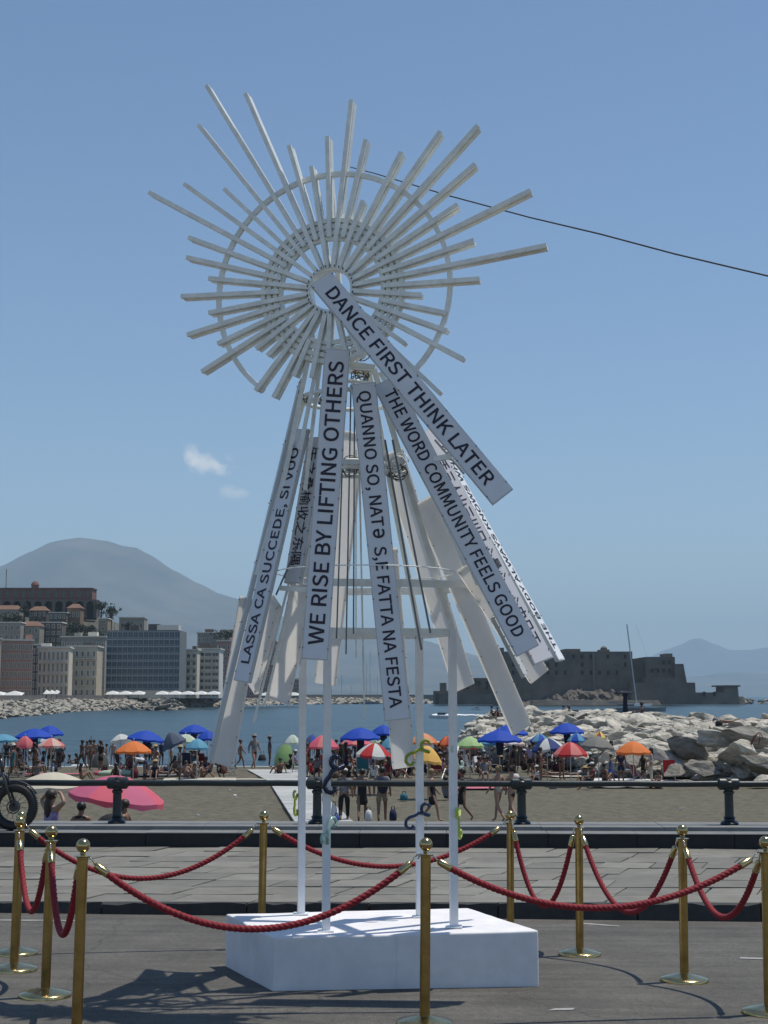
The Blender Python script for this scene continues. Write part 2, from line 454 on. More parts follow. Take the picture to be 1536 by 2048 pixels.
# ================================================================== SCULPTURE
PT = .31                                  # podium height at its front corner
pFL, pFR, pBL = onroad(545, 1982), onroad(1078, 1973), onroad(450, 1932)
pBR = pFR + (pBL - pFL)
ptop = pFL.z + PT
pod = empty('podium', (pFL + pBR) / 2, 'white cloth covered podium under the sunburst sculpture', 'podium')
pc = pod.location
def podium():
    bm = bmesh.new()
    n = 14; base = [pFL, pFR, pBR, pBL]
    lo = [v - pc for v in base]; hi = [Vector((v.x, v.y, ptop)) - pc for v in base]
    for v in lo: v.z -= .02
    f = MB().hexa([lo[0], lo[1], lo[2], lo[3]], [hi[0], hi[1], hi[2], hi[3]]).mesh('podium_cover')
    bm.from_mesh(f); bmesh.ops.bevel(bm, geom=bm.edges[:], offset=.012, segments=3, affect='EDGES', profile=.6)
    bmesh.ops.subdivide_edges(bm, edges=[e for e in bm.edges if e.calc_length() > .2], cuts=10, use_grid_fill=True)
    for v in bm.verts:
        k = noise.noise(v.co * 2.3) * .009 + noise.noise(v.co * 8) * .004
        v.co += Vector((k, k, k * .4 if v.co.z > 0 else 0))
    me = bpy.data.meshes.new('podium_cover'); bm.to_mesh(me); bm.free()
    o = link('cloth_cover', me, pod, cloth_white, True)
    autosmooth(o, 50)
    # seam down the front and hem folds
    s = lo[0].lerp(lo[1], .46); s2 = hi[0].lerp(hi[1], .46); off = Vector((0, -.006, 0))
    MB().bar(s + off + Vector((0, 0, .03)), s2 + off - Vector((0, 0, .012)), .006, .003, side=(hi[1] - hi[0])).obj('seam', cloth_white, pod)
podium()

sc = empty('sunburst_sculpture', Vector((0.0, 0, 0)), 'tall white metal sculpture with sunburst disc and lettered panels on the podium', 'sculpture')
tFL, tFR = onz(652, 1863, ptop), onz(908, 1855, ptop)
tBL, tBR = onz(602, 1829, ptop), onz(840, 1834, ptop)
sorg = (tFL + tBR) / 2; sc.location = sorg
def S(p): return Vector(p) - sorg
def spart(b, name, m, label=None, smooth=False):
    o = b.obj(name, m, sc, smooth)
    if label: o['label'] = label
    return o
TZ = CZ + (HOR - 1250) * 8.75 / F         # height of the table frame
legs = [tFL, tFR, tBR, tBL]
for k, q in enumerate(legs):
    t = Vector((q.x, q.y, TZ)); spart(MB().bar(S(q), S(t), .046, .046, side=tFR - tFL), 'leg', whitepole)
    spart(MB().box(S(q) + Vector((0, 0, .006)), (.10, .10, .008)), 'foot_plate', whitepole)
cen = sum(legs, Vector()) / 4
for k in range(4):
    a, c = legs[k], legs[(k + 1) % 4]
    e = (c - a).normalized() * .024
    spart(MB().bar(S(Vector((a.x, a.y, TZ - .025)) + e), S(Vector((c.x, c.y, TZ - .025)) - e), .04, .048), 'frame_bar', white)
WZ = CZ + (HOR - 1158) * 8.75 / F
wide = []
for q in legs:
    v = cen + (q - cen) * 1.30; v = Vector((v.x + .05, v.y, WZ)); wide.append(v)
for k in range(4):
    spart(MB().bar(S(wide[k]), S(wide[(k + 1) % 4]), .035, .045), 'frame_bar', white)
tb = at(690, 742, 9.0)
apex = [at(672, 730, 8.92), at(748, 738, 8.92), at(738, 745, 9.12), at(662, 737, 9.12)]
for k, q in enumerate(legs):
    spart(MB().bar(S(Vector((q.x, q.y, TZ))), S(apex[k]), .036, .036, side=Vector((1, 0, 0))), 'tower_strut', white)
    spart(MB().bar(S(apex[k]), S(apex[(k + 1) % 4]), .03, .036), 'frame_bar', white)
# hoops in the tower
def hoop(px, py, d, r, th=.022, name='hoop', sq=1.0):
    c = at(px, py, d); pts = [(c.x + r * math.cos(a * math.pi / 20), c.y + r * math.sin(a * math.pi / 20), c.z) for a in range(40)]
    return spart(MB().tube([S(p) for p in pts], th, 6, closed=True), name, white, smooth=True)
hoop(700, 800, 9.0, .315, .014); hoop(712, 932, 9.0, .20, .016); hoop(712, 944, 9.0, .20, .012)
hoop(730, 1146, 9.0, .56, .0035); hoop(700, 770, 9.0, .12, .014)
for (a, c, d0, d1) in (((597, 803), (640, 800), 8.95, 8.9), ((780, 806), (815, 800), 8.9, 8.9), ((870, 918), (905, 912), 8.55, 8.5),
                       ((676, 924), (716, 924), 8.75, 8.75), ((640, 930), (740, 930), 9.0, 9.0), ((700, 728), (750, 735), 8.8, 8.8), ((560, 1176), (620, 1180), 8.9, 8.8)):
    spart(MB().bar(S(at(*a, d0)), S(at(*c, d1)), .028, .03), 'bracket', white)

# the sunburst disc
DC = at(660, 578, 8.72); YAW = R(15)
Nn = Vector((-math.sin(YAW), -math.cos(YAW), 0)); U = Vector((math.cos(YAW), -math.sin(YAW), 0)); V = Vector((0, 0, 1))
sc_px = 8.72 / F
def dp(px, py, off=0): return onplane(px, py, DC, Nn) - Nn * off   # off = metres behind the front of the disc
def dr(r, a, off=0): return DC + (U * math.cos(a) + V * math.sin(a)) * r - Nn * off
tips = [(412, 170), (490, 186), (396, 249), (367, 367), (447, 377), (297, 384), (577, 290), (622, 332), (654, 272), (702, 199), (731, 278), (725, 400),
        (802, 303), (880, 262), (955, 250), (950, 327), (915, 408), (1061, 380), (947, 480), (1093, 490), (958, 557), (842, 589), (890, 625), (893, 661),
        (925, 717), (808, 686), (878, 785), (376, 474), (372, 514), (416, 556), (361, 592), (416, 625), (373, 669), (434, 687), (402, 743), (511, 697),
        (534, 711), (510, 781), (546, 795), (587, 752), (622, 755), (655, 735), (690, 705), (722, 712), (760, 690)]
ang = []
for (x, y) in tips:
    p = dp(x, y) - DC; ang.append((math.atan2(p.z, p.dot(U)), p.length, (x, y)))
ang.sort()
last_in = -9
RI = 46 * sc_px; RB = 112 * sc_px
for (a, L, _) in ang:
    inner = (a - last_in) > R(8.8) and L > 120 * sc_px
    if inner: last_in = a
    r0 = RI if inner else RB
    b = MB(); dirv = (U * math.cos(a) + V * math.sin(a)); side = dirv.cross(Nn).normalized()
    p0, p1 = dr(r0, a), dr(L, a)
    b.bar(S(p0 - Nn * .011), S(p1 - Nn * .011), .027, .022, side=side)
    b.bar(S(dr(r0, a, .031)), S(dr(L - .008, a, .031)), .005, .018, side=side)
    b.bar(S(dr(r0, a, .064)), S(dr(L - .004, a, .064)), .025, .048, side=side)
    spart(b, 'ray', white)
def ring(r, off, w_, h_, a0=0, a1=2 * math.pi, name='ring', n=72):
    closed = abs(a1 - a0 - 2 * math.pi) < 1e-4; vs = []; fs = []; k = n if closed else n + 1
    for i in range(k):
        a = a0 + (a1 - a0) * i / n
        for (rr, oo) in ((r - w_ / 2, off - h_ / 2), (r + w_ / 2, off - h_ / 2), (r + w_ / 2, off + h_ / 2), (r - w_ / 2, off + h_ / 2)):
            vs.append(S(dr(rr, a, oo)))
    for i in range(n):
        j = (i + 1) % k
        for q in range(4): fs.append((i * 4 + q, i * 4 + (q + 1) % 4, j * 4 + (q + 1) % 4, j * 4 + q))
    if not closed: fs.append((0, 1, 2, 3)); fs.append((n * 4 + 3, n * 4 + 2, n * 4 + 1, n * 4))
    return spart(MB().add(vs, fs), name, white)
ring(46 * sc_px, .045, .022, .07, name='inner_ring')
for r_, o_ in ((110, .045), (122, .045), (136, .045), (149, .045)): ring(r_ * sc_px, o_ - .012, .026, .022, name='band_ring')
ring(152 * sc_px, .06, .010, .07, name='band_ring')
ring(247 * sc_px * 1.01, .045, .030, .026, R(-52), R(-52) + R(286), name='outer_ring')
b = MB()
for i in range(40):
    a = i * 2 * math.pi / 40 + .03
    for rr in (113, 127, 142):
        b.bar(S(dr((rr - 4) * sc_px, a, .045)), S(dr((rr + 5) * sc_px, a, .045)), .008, .03, side=V)
o = spart(b, 'band_brackets', mat('bracket_grey', (.60, .61, .60), .5)); o['kind'] = 'stuff'
for i in range(32):
    a = i * 2 * math.pi / 32
    b = MB().box((0, 0, 0), (.006, .006, .012)); 
    o = b.obj('bolt', mat('bolt_dark', (.03, .03, .035), .5), sc); o.location = S(dr(49.5 * sc_px, a, -.003))
# post carrying the disc
spart(MB().bar(S(at(690, 735, 8.95)), S(at(662, 350, 8.84)), .03, .03, side=U), 'disc_post', white)
# electric wiring bundles inside the head
wirem = mat('wire_sheath', (.20, .17, .11), .6); wired = mat('dark_wire', (.02, .025, .03), .5)
def wiring(cx, cy, d, n, rr, m, th=.0035):
    b = MB(); c = at(cx, cy, d)
    for k in range(n):
        ph = random.uniform(0, 6.28); r1 = rr * random.uniform(.5, 1.2); r2 = rr * random.uniform(.5, 1.2)
        cc = c + Vector((random.uniform(-rr, rr), random.uniform(-rr, rr) * .6, random.uniform(-rr, rr))) * .6
        tl = random.uniform(-1, 1)
        b.tube([S(cc + Vector((r1 * math.cos(ph + q), .4 * r1 * math.sin(q * 1.3 + tl), r2 * math.sin(ph + q) ))) for q in [j * .5 for j in range(9)]], th, 5)
    spart(b, 'wiring', m, smooth=True)
wiring(718, 757, 8.95, 14, .04, wirem); wiring(722, 710, 8.9, 6, .05, wired); wiring(790, 945, 9.0, 12, .05, wired, .003)
wiring(612, 792, 8.9, 4, .03, wired, .003); wiring(642, 800, 8.9, 6, .03, wired, .003); wiring(700, 930, 9.0, 10, .045, wired, .003)
wiring(795, 925, 8.95, 10, .045, white, .004); wiring(697, 715, 8.88, 5, .05, white, .004)
b = MB(); q0 = at(665, 340, 8.83); q1 = at(664, 430, 8.83)
b.tube([S(q0 + (q1 - q0) * t / 8 + Vector((.012 * math.sin(t * 1.4), 0, 0))) for t in range(9)], .004, 6); spart(b, 'disc_cable', wired)

# ---- lettering
def load_font():
    try:
        import os
        return bpy.data.fonts.load(os.path.join(bpy.utils.system_resource('DATAFILES'), 'fonts', 'Noto Sans CJK Regular.woff2'))
    except Exception: return None
FONT = load_font()
def text_mesh(s, bold=0.0, font=True):
    cu = bpy.data.curves.new('t', 'FONT'); cu.body = s; cu.size = 1.0; cu.resolution_u = 4; cu.offset = bold
    if FONT and font: cu.font = FONT
    o = bpy.data.objects.new('t', cu); C.objects.link(o)
    dg = bpy.context.evaluated_depsgraph_get(); dg.update()
    me = bpy.data.meshes.new_from_object(o.evaluated_get(dg)); bpy.data.objects.remove(o); bpy.data.curves.remove(cu)
    return me
def compose(s, bold):
    """text with a turned e standing as a capital letter"""
    a, b_ = s.split('\u018f'); H_ = text_mesh('H', bold); cap = max(v.co.y for v in H_.vertices)
    m1 = text_mesh(a, bold); me_ = text_mesh('e', bold); m3 = text_mesh(b_, bold); out = MB()
    x1 = max(v.co.x for v in m1.vertices); ex = [v.co.x for v in me_.vertices]; ey = [v.co.y for v in me_.vertices]
    k = cap / (max(ey) - min(ey)); wE = (max(ex) - min(ex)) * k * .92
    out.add([v.co for v in m1.vertices], [list(f.vertices) for f in m1.polygons])
    out.add([Vector((x1 + .05 + (max(ex) - v.co.x) * k * .92, (max(ey) - v.co.y) * k, 0)) for v in me_.vertices], [list(f.vertices) for f in me_.polygons])
    x3 = min(v.co.x for v in m3.vertices); off = x1 + .05 + wE + .17 - x3
    out.add([v.co + Vector((off, 0, 0)) for v in m3.vertices], [list(f.vertices) for f in m3.polygons])
    return out.mesh('t')
_h = text_mesh('H'); CAPH = max(v.co.y for v in _h.vertices) - min(v.co.y for v in _h.vertices)

def panel(tc, bc, dt, db, width=.152, turn=0.0, mats=None, text=None, t0=.05, t1=.93, cap=.5, read='down', thick=.022, label=None, cjk=False, voff=0.0, bold=.004):
    A = at(*tc, dt); B = at(*bc, db); u = (B - A); L = u.length; u.normalize()
    v = Vector((1, 0, 0)); v = (v - u * v.dot(u)).normalized()
    v = Quaternion(u, R(turn)) @ v
    n = u.cross(v).normalized()
    if n.y > 0: n = -n                      # outward, towards the viewer
    hw = width / 2
    m = mats or (panelf, panelm)
    b = MB(); a_, c_ = A - v * hw, A + v * hw; e_, f_ = B + v * hw, B - v * hw
    if m[0] is panelb:
        for (x0, x1) in ((a_, c_), (c_, e_), (e_, f_), (f_, a_)):
            ins = ((A + B) / 2 - (x0 + x1) / 2).normalized(); dd_ = (x1 - x0).normalized(); ins = (ins - dd_ * ins.dot(dd_)).normalized() * .006
            b.hexa([S(y - n * thick) for y in (x0, x1, x1 + ins, x0 + ins)], [S(y) for y in (x0, x1, x1 + ins, x0 + ins)])
    else: b.hexa([S(x - n * thick) for x in (a_, c_, e_, f_)], [S(x) for x in (a_, c_, e_, f_)])
    if mats == 'x': pass
    p = spart(b, 'panel', m[0], label)
    i = .006; fs = MB()
    q = [A - v * (hw - i) + u * i, A + v * (hw - i) + u * i, B + v * (hw - i) - u * i, B - v * (hw - i) - u * i]
    fs.hexa([S(x - n * .001) for x in q], [S(x + n * .0022) for x in q]); fs.obj('face_sheet', m[1], p)
    if mats and m[0] is not panelb:
        g = MB(); g.hexa([S(x - n * (thick + .002)) for x in q], [S(x - n * (thick - .001)) for x in q]); g.obj('back_sheet', m[1], p)
    sb = MB()
    for k in range(7):
        for sg in (-1, 1): sb.box(S(A + u * (L * (k + .08) / 6.3) + v * sg * (hw - .004) + n * .004), (.006, .006, .006))
    sb.obj('rivets', mat('bolt_dark', (.03, .03, .035), .5), p)
    if text:
        me = compose(text, .006) if '\u018f' in text else text_mesh(text, bold if cjk else .006, not cjk)
        xs = [w_.co.x for w_ in me.vertices]; x0, x1 = min(xs), max(xs)
        if cjk:
            ys = [w_.co.y for w_ in me.vertices]; yb, ch = min(ys), max(ys) - min(ys)
        else: yb, ch = 0.0, CAPH
        # one object per word (per sign for the Chinese ones)
        iv = sorted((min(me.vertices[i].co.x for i in f.vertices), max(me.vertices[i].co.x for i in f.vertices), f.index) for f in me.polygons)
        groups = []; end = -9; gap = .012 if cjk else .17
        for (a0, a1, fi) in iv:
            if a0 - end > gap: groups.append([])
            groups[-1].append(fi); end = max(end, a1)
        H = width * cap; kx = L * (t1 - t0) / (x1 - x0); ky = H / ch; wl_ = text.split() if not cjk else []
        for gi, g in enumerate(groups):
            ids = {}; vs = []; fs = []
            for fi in g:
                f = []
                for i in me.polygons[fi].vertices:
                    if i not in ids:
                        ids[i] = len(vs); c_ = me.vertices[i].co
                        s_ = (c_.x - x0) * kx; h_ = (c_.y - yb) * ky - H / 2 + voff * width
                        q_ = A + u * (L * t0 + s_) + v * h_ if read == 'down' else A + u * (L * t1 - s_) - v * h_
                        vs.append(S(q_ + n * .0045))
                    f.append(ids[i])
                fs.append(f)
            m2 = bpy.data.meshes.new('word'); m2.from_pydata(vs, [], fs); m2.update()
            o = link('character' if cjk else 'word', m2, p, ink)
            if len(groups) == len(wl_): o['label'] = 'dark word ' + wl_[gi]
        bpy.data.meshes.remove(me)
    return p
# front panels with writing
panel((641, 556), (1006, 994), 8.36, 8.24, .150, 0, text='DANCE FIRST THINK LATER', t0=.055, t1=.935, cap=.52, label='lettered panel crossing the disc, longest and frontmost')
panel((675, 699), (629, 1319), 8.52, 8.42, .154, 0, text='WE RISE BY LIFTING OTHERS', t0=.04, t1=.955, cap=.56, read='up', label='lettered panel hanging almost upright left of centre')
panel((727, 766), (795, 1440), 8.55, 8.45, .150, 0, text='QUANNO SO, NAT\u018f S,E FATTA NA FESTA', t0=.025, t1=.965, cap=.46, read='down', label='lettered panel hanging right of centre')
panel((768, 762), (1056, 1302), 8.66, 8.56, .150, -4, text='THE WORD COMMUNITY FEELS GOOD', t0=.035, t1=.945, cap=.48, read='down', label='lettered panel slanting to the lower right')
panel((600, 858), (482, 1363), 8.88, 8.80, .152, 46, text='LASSA CA SUCCEDE, SI VUO\u2019', t0=.06, t1=.93, cap=.50, read='up', label='narrow lettered panel slanting to the lower left')
panel((632, 874), (584, 1166), 8.98, 8.92, .150, 44, text='\u5931\u4e4b\u6851\u6986\u6536\u4e4b\u4e1c\u9685', t0=.07, t1=.88, cap=.66, read='down', cjk=True, bold=.006, label='short panel with Chinese characters')
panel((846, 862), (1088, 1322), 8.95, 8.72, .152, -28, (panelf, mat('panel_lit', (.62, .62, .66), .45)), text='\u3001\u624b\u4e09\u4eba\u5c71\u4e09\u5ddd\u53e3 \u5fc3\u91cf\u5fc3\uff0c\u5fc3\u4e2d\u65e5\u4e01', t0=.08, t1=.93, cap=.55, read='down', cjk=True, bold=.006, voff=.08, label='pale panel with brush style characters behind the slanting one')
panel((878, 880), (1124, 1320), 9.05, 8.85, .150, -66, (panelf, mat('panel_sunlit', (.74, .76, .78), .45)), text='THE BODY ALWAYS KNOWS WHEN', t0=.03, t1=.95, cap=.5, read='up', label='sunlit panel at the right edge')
# pale panels seen from inside on the far side, and edge-on ones
pb = (panelb, panelb)
panel((500, 1200), (443, 1530), 9.05, 9.42, .150, 20, pb, thick=.03, label='pale blank panel, lowest at the left')
panel((600, 760), (417, 1518), 9.05, 9.0, .150, 80, (panelf, panelf), label='panel seen edge on at the left')
panel((603, 1172), (556, 1403), 9.30, 9.82, .150, 18, pb, thick=.03)
panel((545, 1200), (500, 1375), 9.40, 9.92, .150, 60, pb, thick=.03)
panel((708, 866), (650, 1369), 9.30, 9.97, .150, 5, pb, thick=.03)
panel((772, 1100), (808, 1536), 9.20, 9.77, .150, -8, pb, thick=.03, label='pale blank panel, lowest near the centre')
panel((785, 905), (930, 1376), 9.30, 9.97, .152, -22, pb, thick=.03)
panel((850, 1000), (1046, 1460), 9.20, 9.77, .152, -30, pb, thick=.034, label='pale blank panel, lowest at the right')
panel((935, 1130), (1080, 1354), 9.10, 9.57, .150, -24, pb, thick=.03)
panel((640, 900), (597, 1170), 9.20, 9.72, .150, 30, pb, thick=.03)
panel((990, 1230), (1052, 1350), 9.25, 9.3, .12, -75, (panelf, panelf))
# thin rods hanging in the cone
for (a, c, d0, d1, r_, m_) in (((690, 770), (673, 1277), 8.85, 8.75, .0045, 0), ((702, 770), (692, 1308), 8.85, 8.72, .0045, 0), ((709, 800), (707, 1268), 8.85, 8.75, .0045, 0),
        ((712, 900), (712, 1316), 9.2, 9.3, .004, 1), ((718, 900), (729, 1442), 9.2, 9.3, .006, 1), ((770, 880), (843, 1300), 8.8, 8.7, .006, 0),
        ((785, 880), (861, 1266), 8.8, 8.72, .006, 0), ((620, 1000), (507, 1445), 9.0, 9.0, .007, 1), ((632, 1000), (528, 1414), 9.0, 9.0, .007, 1),
        ((600, 1080), (552, 1190), 8.95, 8.9, .005, 0), ((612, 790), (512, 1150), 9.0, 8.95, .010, 1), ((640, 700), (600, 900), 8.8, 8.75, .012, 1),
        ((626, 670), (560, 1000), 8.8, 8.9, .014, 1), ((646, 680), (610, 980), 8.8, 8.85, .012, 1), ((780, 790), (930, 1130), 9.0, 8.8, .012, 1),
        ((800, 800), (955, 1170), 8.95, 8.9, .010, 1), ((820, 810), (890, 960), 8.85, 8.8, .008, 1), ((870, 880), (928, 947), 8.6, 8.5, .005, 0),
        ((628, 1180), (600, 1330), 9.1, 9.1, .008, 1), ((585, 1190), (545, 1330), 9.1, 9.1, .008, 1), ((760, 745), (850, 900), 8.8, 8.8, .012, 1)):
    spart(MB().bar(S(at(*a, d0)), S(at(*c, d1)), r_ * 2, r_ * 2, side=Vector((1, 0, 0))), 'rod', (mat('rod_grey', (.16, .17, .18), .4), white)[m_])
# curled acrylic ornaments fixed to the legs
def curl(px, py, d, k, col, flip=1, rot=0, th=.011, name='curl_ornament', lab=None, yaw=0):
    c = at(px, py, d); m = mat('acrylic_%d_%d' % (px, py), col, .25, coat=.4, trans=.15); pts = []
    for i in range(15):                      # upper spiral
        a = i * .42; r_ = .012 + .0034 * i; pts.append((.045 + r_ * math.cos(a), .05 + r_ * math.sin(a)))
    pts = pts[:13]
    lastp = pts[-1]
    tail = [(-.01, .02), (-.04, .005), (-.075, -.002), (-.10, -.02), (-.105, -.05), (-.09, -.075), (-.065, -.075), (-.055, -.055)]
    pts = pts + tail
    cr, sr = math.cos(R(rot)), math.sin(R(rot)); P3 = []
    for (x_, z_) in pts:
        x_ *= flip; X, Z = (x_ * cr - z_ * sr) * k, (x_ * sr + z_ * cr) * k
        P3.append(S(c + Vector((X * math.cos(R(yaw)), X * math.sin(R(yaw)), Z))))
    o = spart(MB().tube(P3, th * k, 8), name, m, lab, True)
ld = tFR.y
curl(842, 1505, tBR.y - .06, 1.0, (.30, .36, .03), 1, 5, lab='olive green curl high on the back right leg')
curl(842, 1632, tBR.y - .06, 1.0, (.012, .03, .09), 1, 5, lab='navy curl lower on the back right leg')
curl(672, 1545, tFL.y - .06, 1.1, (.006, .012, .05), 1, 38, th=.014, lab='dark blue curl on the front left leg')
curl(657, 1668, tFL.y - .05, 1.0, (.30, .48, .44), -1, 78, yaw=62, lab='mint curl low on the front left leg')
curl(592, 1602, tBL.y - .03, .8, (.46, .52, .03), 1, 60, yaw=70, lab='yellow green curl on the back left leg')
curl(918, 1640, tFR.y + .02, 1.0, (.50, .62, .12), 1, 75, yaw=75, lab='yellow green curl on the front right leg')
curl(915, 1508, tFR.y + .02, .8, (.60, .72, .62), 1, 85, yaw=50, lab='pale green curl high on the front right leg')
# overhead cable tied to the disc
cpts = [(700, 334, 8.85), (750, 347, 8.85), (900, 392, 8.8), (1060, 435, 8.7), (1200, 468, 8.5), (1350, 508, 8.3), (1536, 552, 8.0), (1800, 612, 7.5), (2200, 690, 6.9)]
cb = MB().tube([at(*p) for p in cpts], [.003, .0035, .0045, .0045, .005, .005, .005, .005, .005], 8).obj('overhead_cable', cable_m)
cp(cb, 'thin dark overhead cable running from the disc to the right', 'cable')

# ================================================================== ROPE BARRIER
def post_pos(px, ytop):
    r = ray(px, ytop); k = -r.z / r.y; x = 0; d = 9
    for _ in range(8):
        x = r.x / r.y * d
        d = (CZ - .97 + .03 * -7.58 + .01 * x) / (k - .03)
    p = Vector((x, d, road_z(x, d))); return p
posts = {'A': (163, 1677), 'B': (848, 1675), 'C': (1527, 1672), 'D': (1361, 1649), 'E': (1155, 1630), 'F': (1018, 1621), 'G': (525, 1621), 'K': (40, 1622), 'J': (37, 1633), 'I': (100, 1651)}
plab = {'A': 'brass rope post nearest on the left, front corner of the barrier', 'B': 'brass rope post in front of the podium',
        'C': 'brass rope post cut by the right edge of the photo', 'D': 'brass rope post second from the right edge', 'E': 'brass rope post just right of the podium',
        'F': 'brass rope post behind the right end of the podium', 'G': 'brass rope post behind the podium on the left', 'K': 'brass rope post furthest back at the left edge',
        'J': 'brass rope post second furthest back at the left edge', 'I': 'brass rope post between the left edge pair and the front corner post'}
P = {k: post_pos(*v) for k, v in posts.items()}
def post_meshes():
    b = MB(); b.lathe([(0, 0), (.146, 0), (.15, .004), (.15, .018), (.146, .023), (.10, .034), (.045, .046), (.032, .05), (.032, .052)], 48); base = b.mesh('post_base')
    b = MB(); b.lathe([(.0275, .045), (.0275, .868), (.030, .870), (.030, .876), (.024, .88)], 28); pole = b.mesh('post_pole')
    b = MB(); b.lathe([(.014, .876), (.012, .89), (.016, .897), (.014, .903), (.020, .908)] + [(.036 * math.cos(t), .9345 + .036 * math.sin(t)) for t in [(-65 + i * 10) * math.pi / 180 for i in range(16)]] + [(.001, .9705)], 28); fin = b.mesh('post_finial')
    b = MB(); b.lathe([(.026, .880), (.040, .880), (.040, .884), (.026, .884)], 24)
    col = b.mesh('post_collar'); return (('base', base, brass), ('pole', pole, brass_d), ('finial_ball', fin, brass), ('hook_ring', col, brass))
pm = post_meshes()
for (_, me, m) in pm:
    me.materials.append(m); me.polygons.foreach_set('use_smooth', [True] * len(me.polygons))
    try: me.set_sharp_from_angle(angle=R(40))
    except Exception: pass
for k, p in P.items():
    t = empty('rope_post', p, plab[k], 'post', 'brass posts around the sculpture', rz=random.uniform(0, 6))
    t.rotation_euler = (random.uniform(-.004, .004), R(.6) , random.uniform(0, 0))
    for (nm, me, m) in pm: link(nm, me, t)
def rope(a, c, ylow, label, dirk=0):
    A, B = P[a] + Vector((0, 0, .868)), P[c] + Vector((0, 0, .868)); ax = (B - A); ax.z = 0; span = ax.length; ax.normalize()
    A = A + ax * .036; B = B - ax * .036
    mid = (A + B) / 2; rl_ = ray(CX, ylow); zlow = CZ + rl_.z / rl_.y * mid.y
    sag = max(.12, mid.z - zlow)
    # drop angle ferrule + rope
    N = 150; pts = [A.lerp(B, i / N) - Vector((0, 0, 4 * sag * (i / N) * (1 - i / N))) for i in range(N + 1)]
    cum = [0]
    for i in range(N): cum.append(cum[-1] + (pts[i + 1] - pts[i]).length)
    def atlen(s):
        for i in range(N):
            if cum[i + 1] >= s: return pts[i].lerp(pts[i + 1], (s - cum[i]) / max(1e-6, cum[i + 1] - cum[i]))
        return pts[-1]
    T = cum[-1]; h0 = .035; f0 = .115
    ro = empty('barrier_rope', mid, label, 'rope', 'red ropes between the brass posts')
    org = mid; vs = []; fs = []; n = 18; NN = int((T - 2 * f0) / .0048); prev = None
    for i in range(NN + 1):
        s = f0 + (T - 2 * f0) * i / NN; p = atlen(s); d = (atlen(min(T, s + .01)) - atlen(max(0, s - .01))).normalized()
        u = Vector((0, 0, 1)) if span > .1 and abs(d.z) < .97 else Vector((0, 1, 0))
        sd = d.cross(Vector((-ax.y, ax.x, 0))).normalized(); bi = d.cross(sd)
        for k in range(n):
            th = 2 * math.pi * k / n; r_ = .0158 * (.86 + .34 * abs(math.cos(1.5 * (th - s * 72))) ** .6)
            vs.append(p - org + sd * math.cos(th) * r_ + bi * math.sin(th) * r_)
    for i in range(NN):
        for k in range(n): fs.append((i * n + k, i * n + (k + 1) % n, (i + 1) * n + (k + 1) % n, (i + 1) * n + k))
    me = bpy.data.meshes.new('rope'); me.from_pydata(vs, [], fs); link('rope', me, ro, ropem, True)
    for (s0, s1, s2) in ((h0, .045, f0 + .012), (T - h0, T - .045, T - f0 - .012)):
        a_, b_, c_ = atlen(s0), atlen(s1), atlen(s2)
        MB().tube([b_ - org, b_.lerp(c_, .12) - org, b_.lerp(c_, .9) - org, c_ - org], [.008, .0185, .0205, .0215], 16).obj('ferrule', brass, ro, True)
        dd = (a_ - c_).normalized(); e = A if s0 < T / 2 else B
        hk = [b_ - org, b_.lerp(e, .35) + Vector((0, 0, .012)) - org, e + Vector((0, 0, .014)) - org, e + dd * .012 - org, e - Vector((0, 0, .012)) + dd * .004 - org]
        MB().tube(hk, .0045, 8).obj('hook', chrome, ro, True)
rope('A', 'B', 1858, 'red twisted rope sagging across the podium at the front left')
rope('B', 'C', 1816, 'red twisted rope across the front right, its low point right of the podium')
rope('C', 'D', 1834, 'red twisted rope hanging in a deep loop at the right edge of the photo')
rope('D', 'E', 1824, 'red twisted rope looping between the two posts right of the podium')
rope('E', 'F', 1812, 'red twisted rope between the post behind the podium and the next one right')
rope('F', 'G', 1733, 'red twisted rope passing behind the sculpture legs')
rope('G', 'K', 1757, 'red twisted rope along the back left side, from the left edge to behind the podium')
rope('K', 'J', 1800, 'red twisted rope hanging steeply at the far left edge')
rope('J', 'I', 1822, 'red twisted rope in a narrow loop, second from the left edge')
rope('I', 'A', 1868, 'red twisted rope in a narrow loop beside the front left corner post')
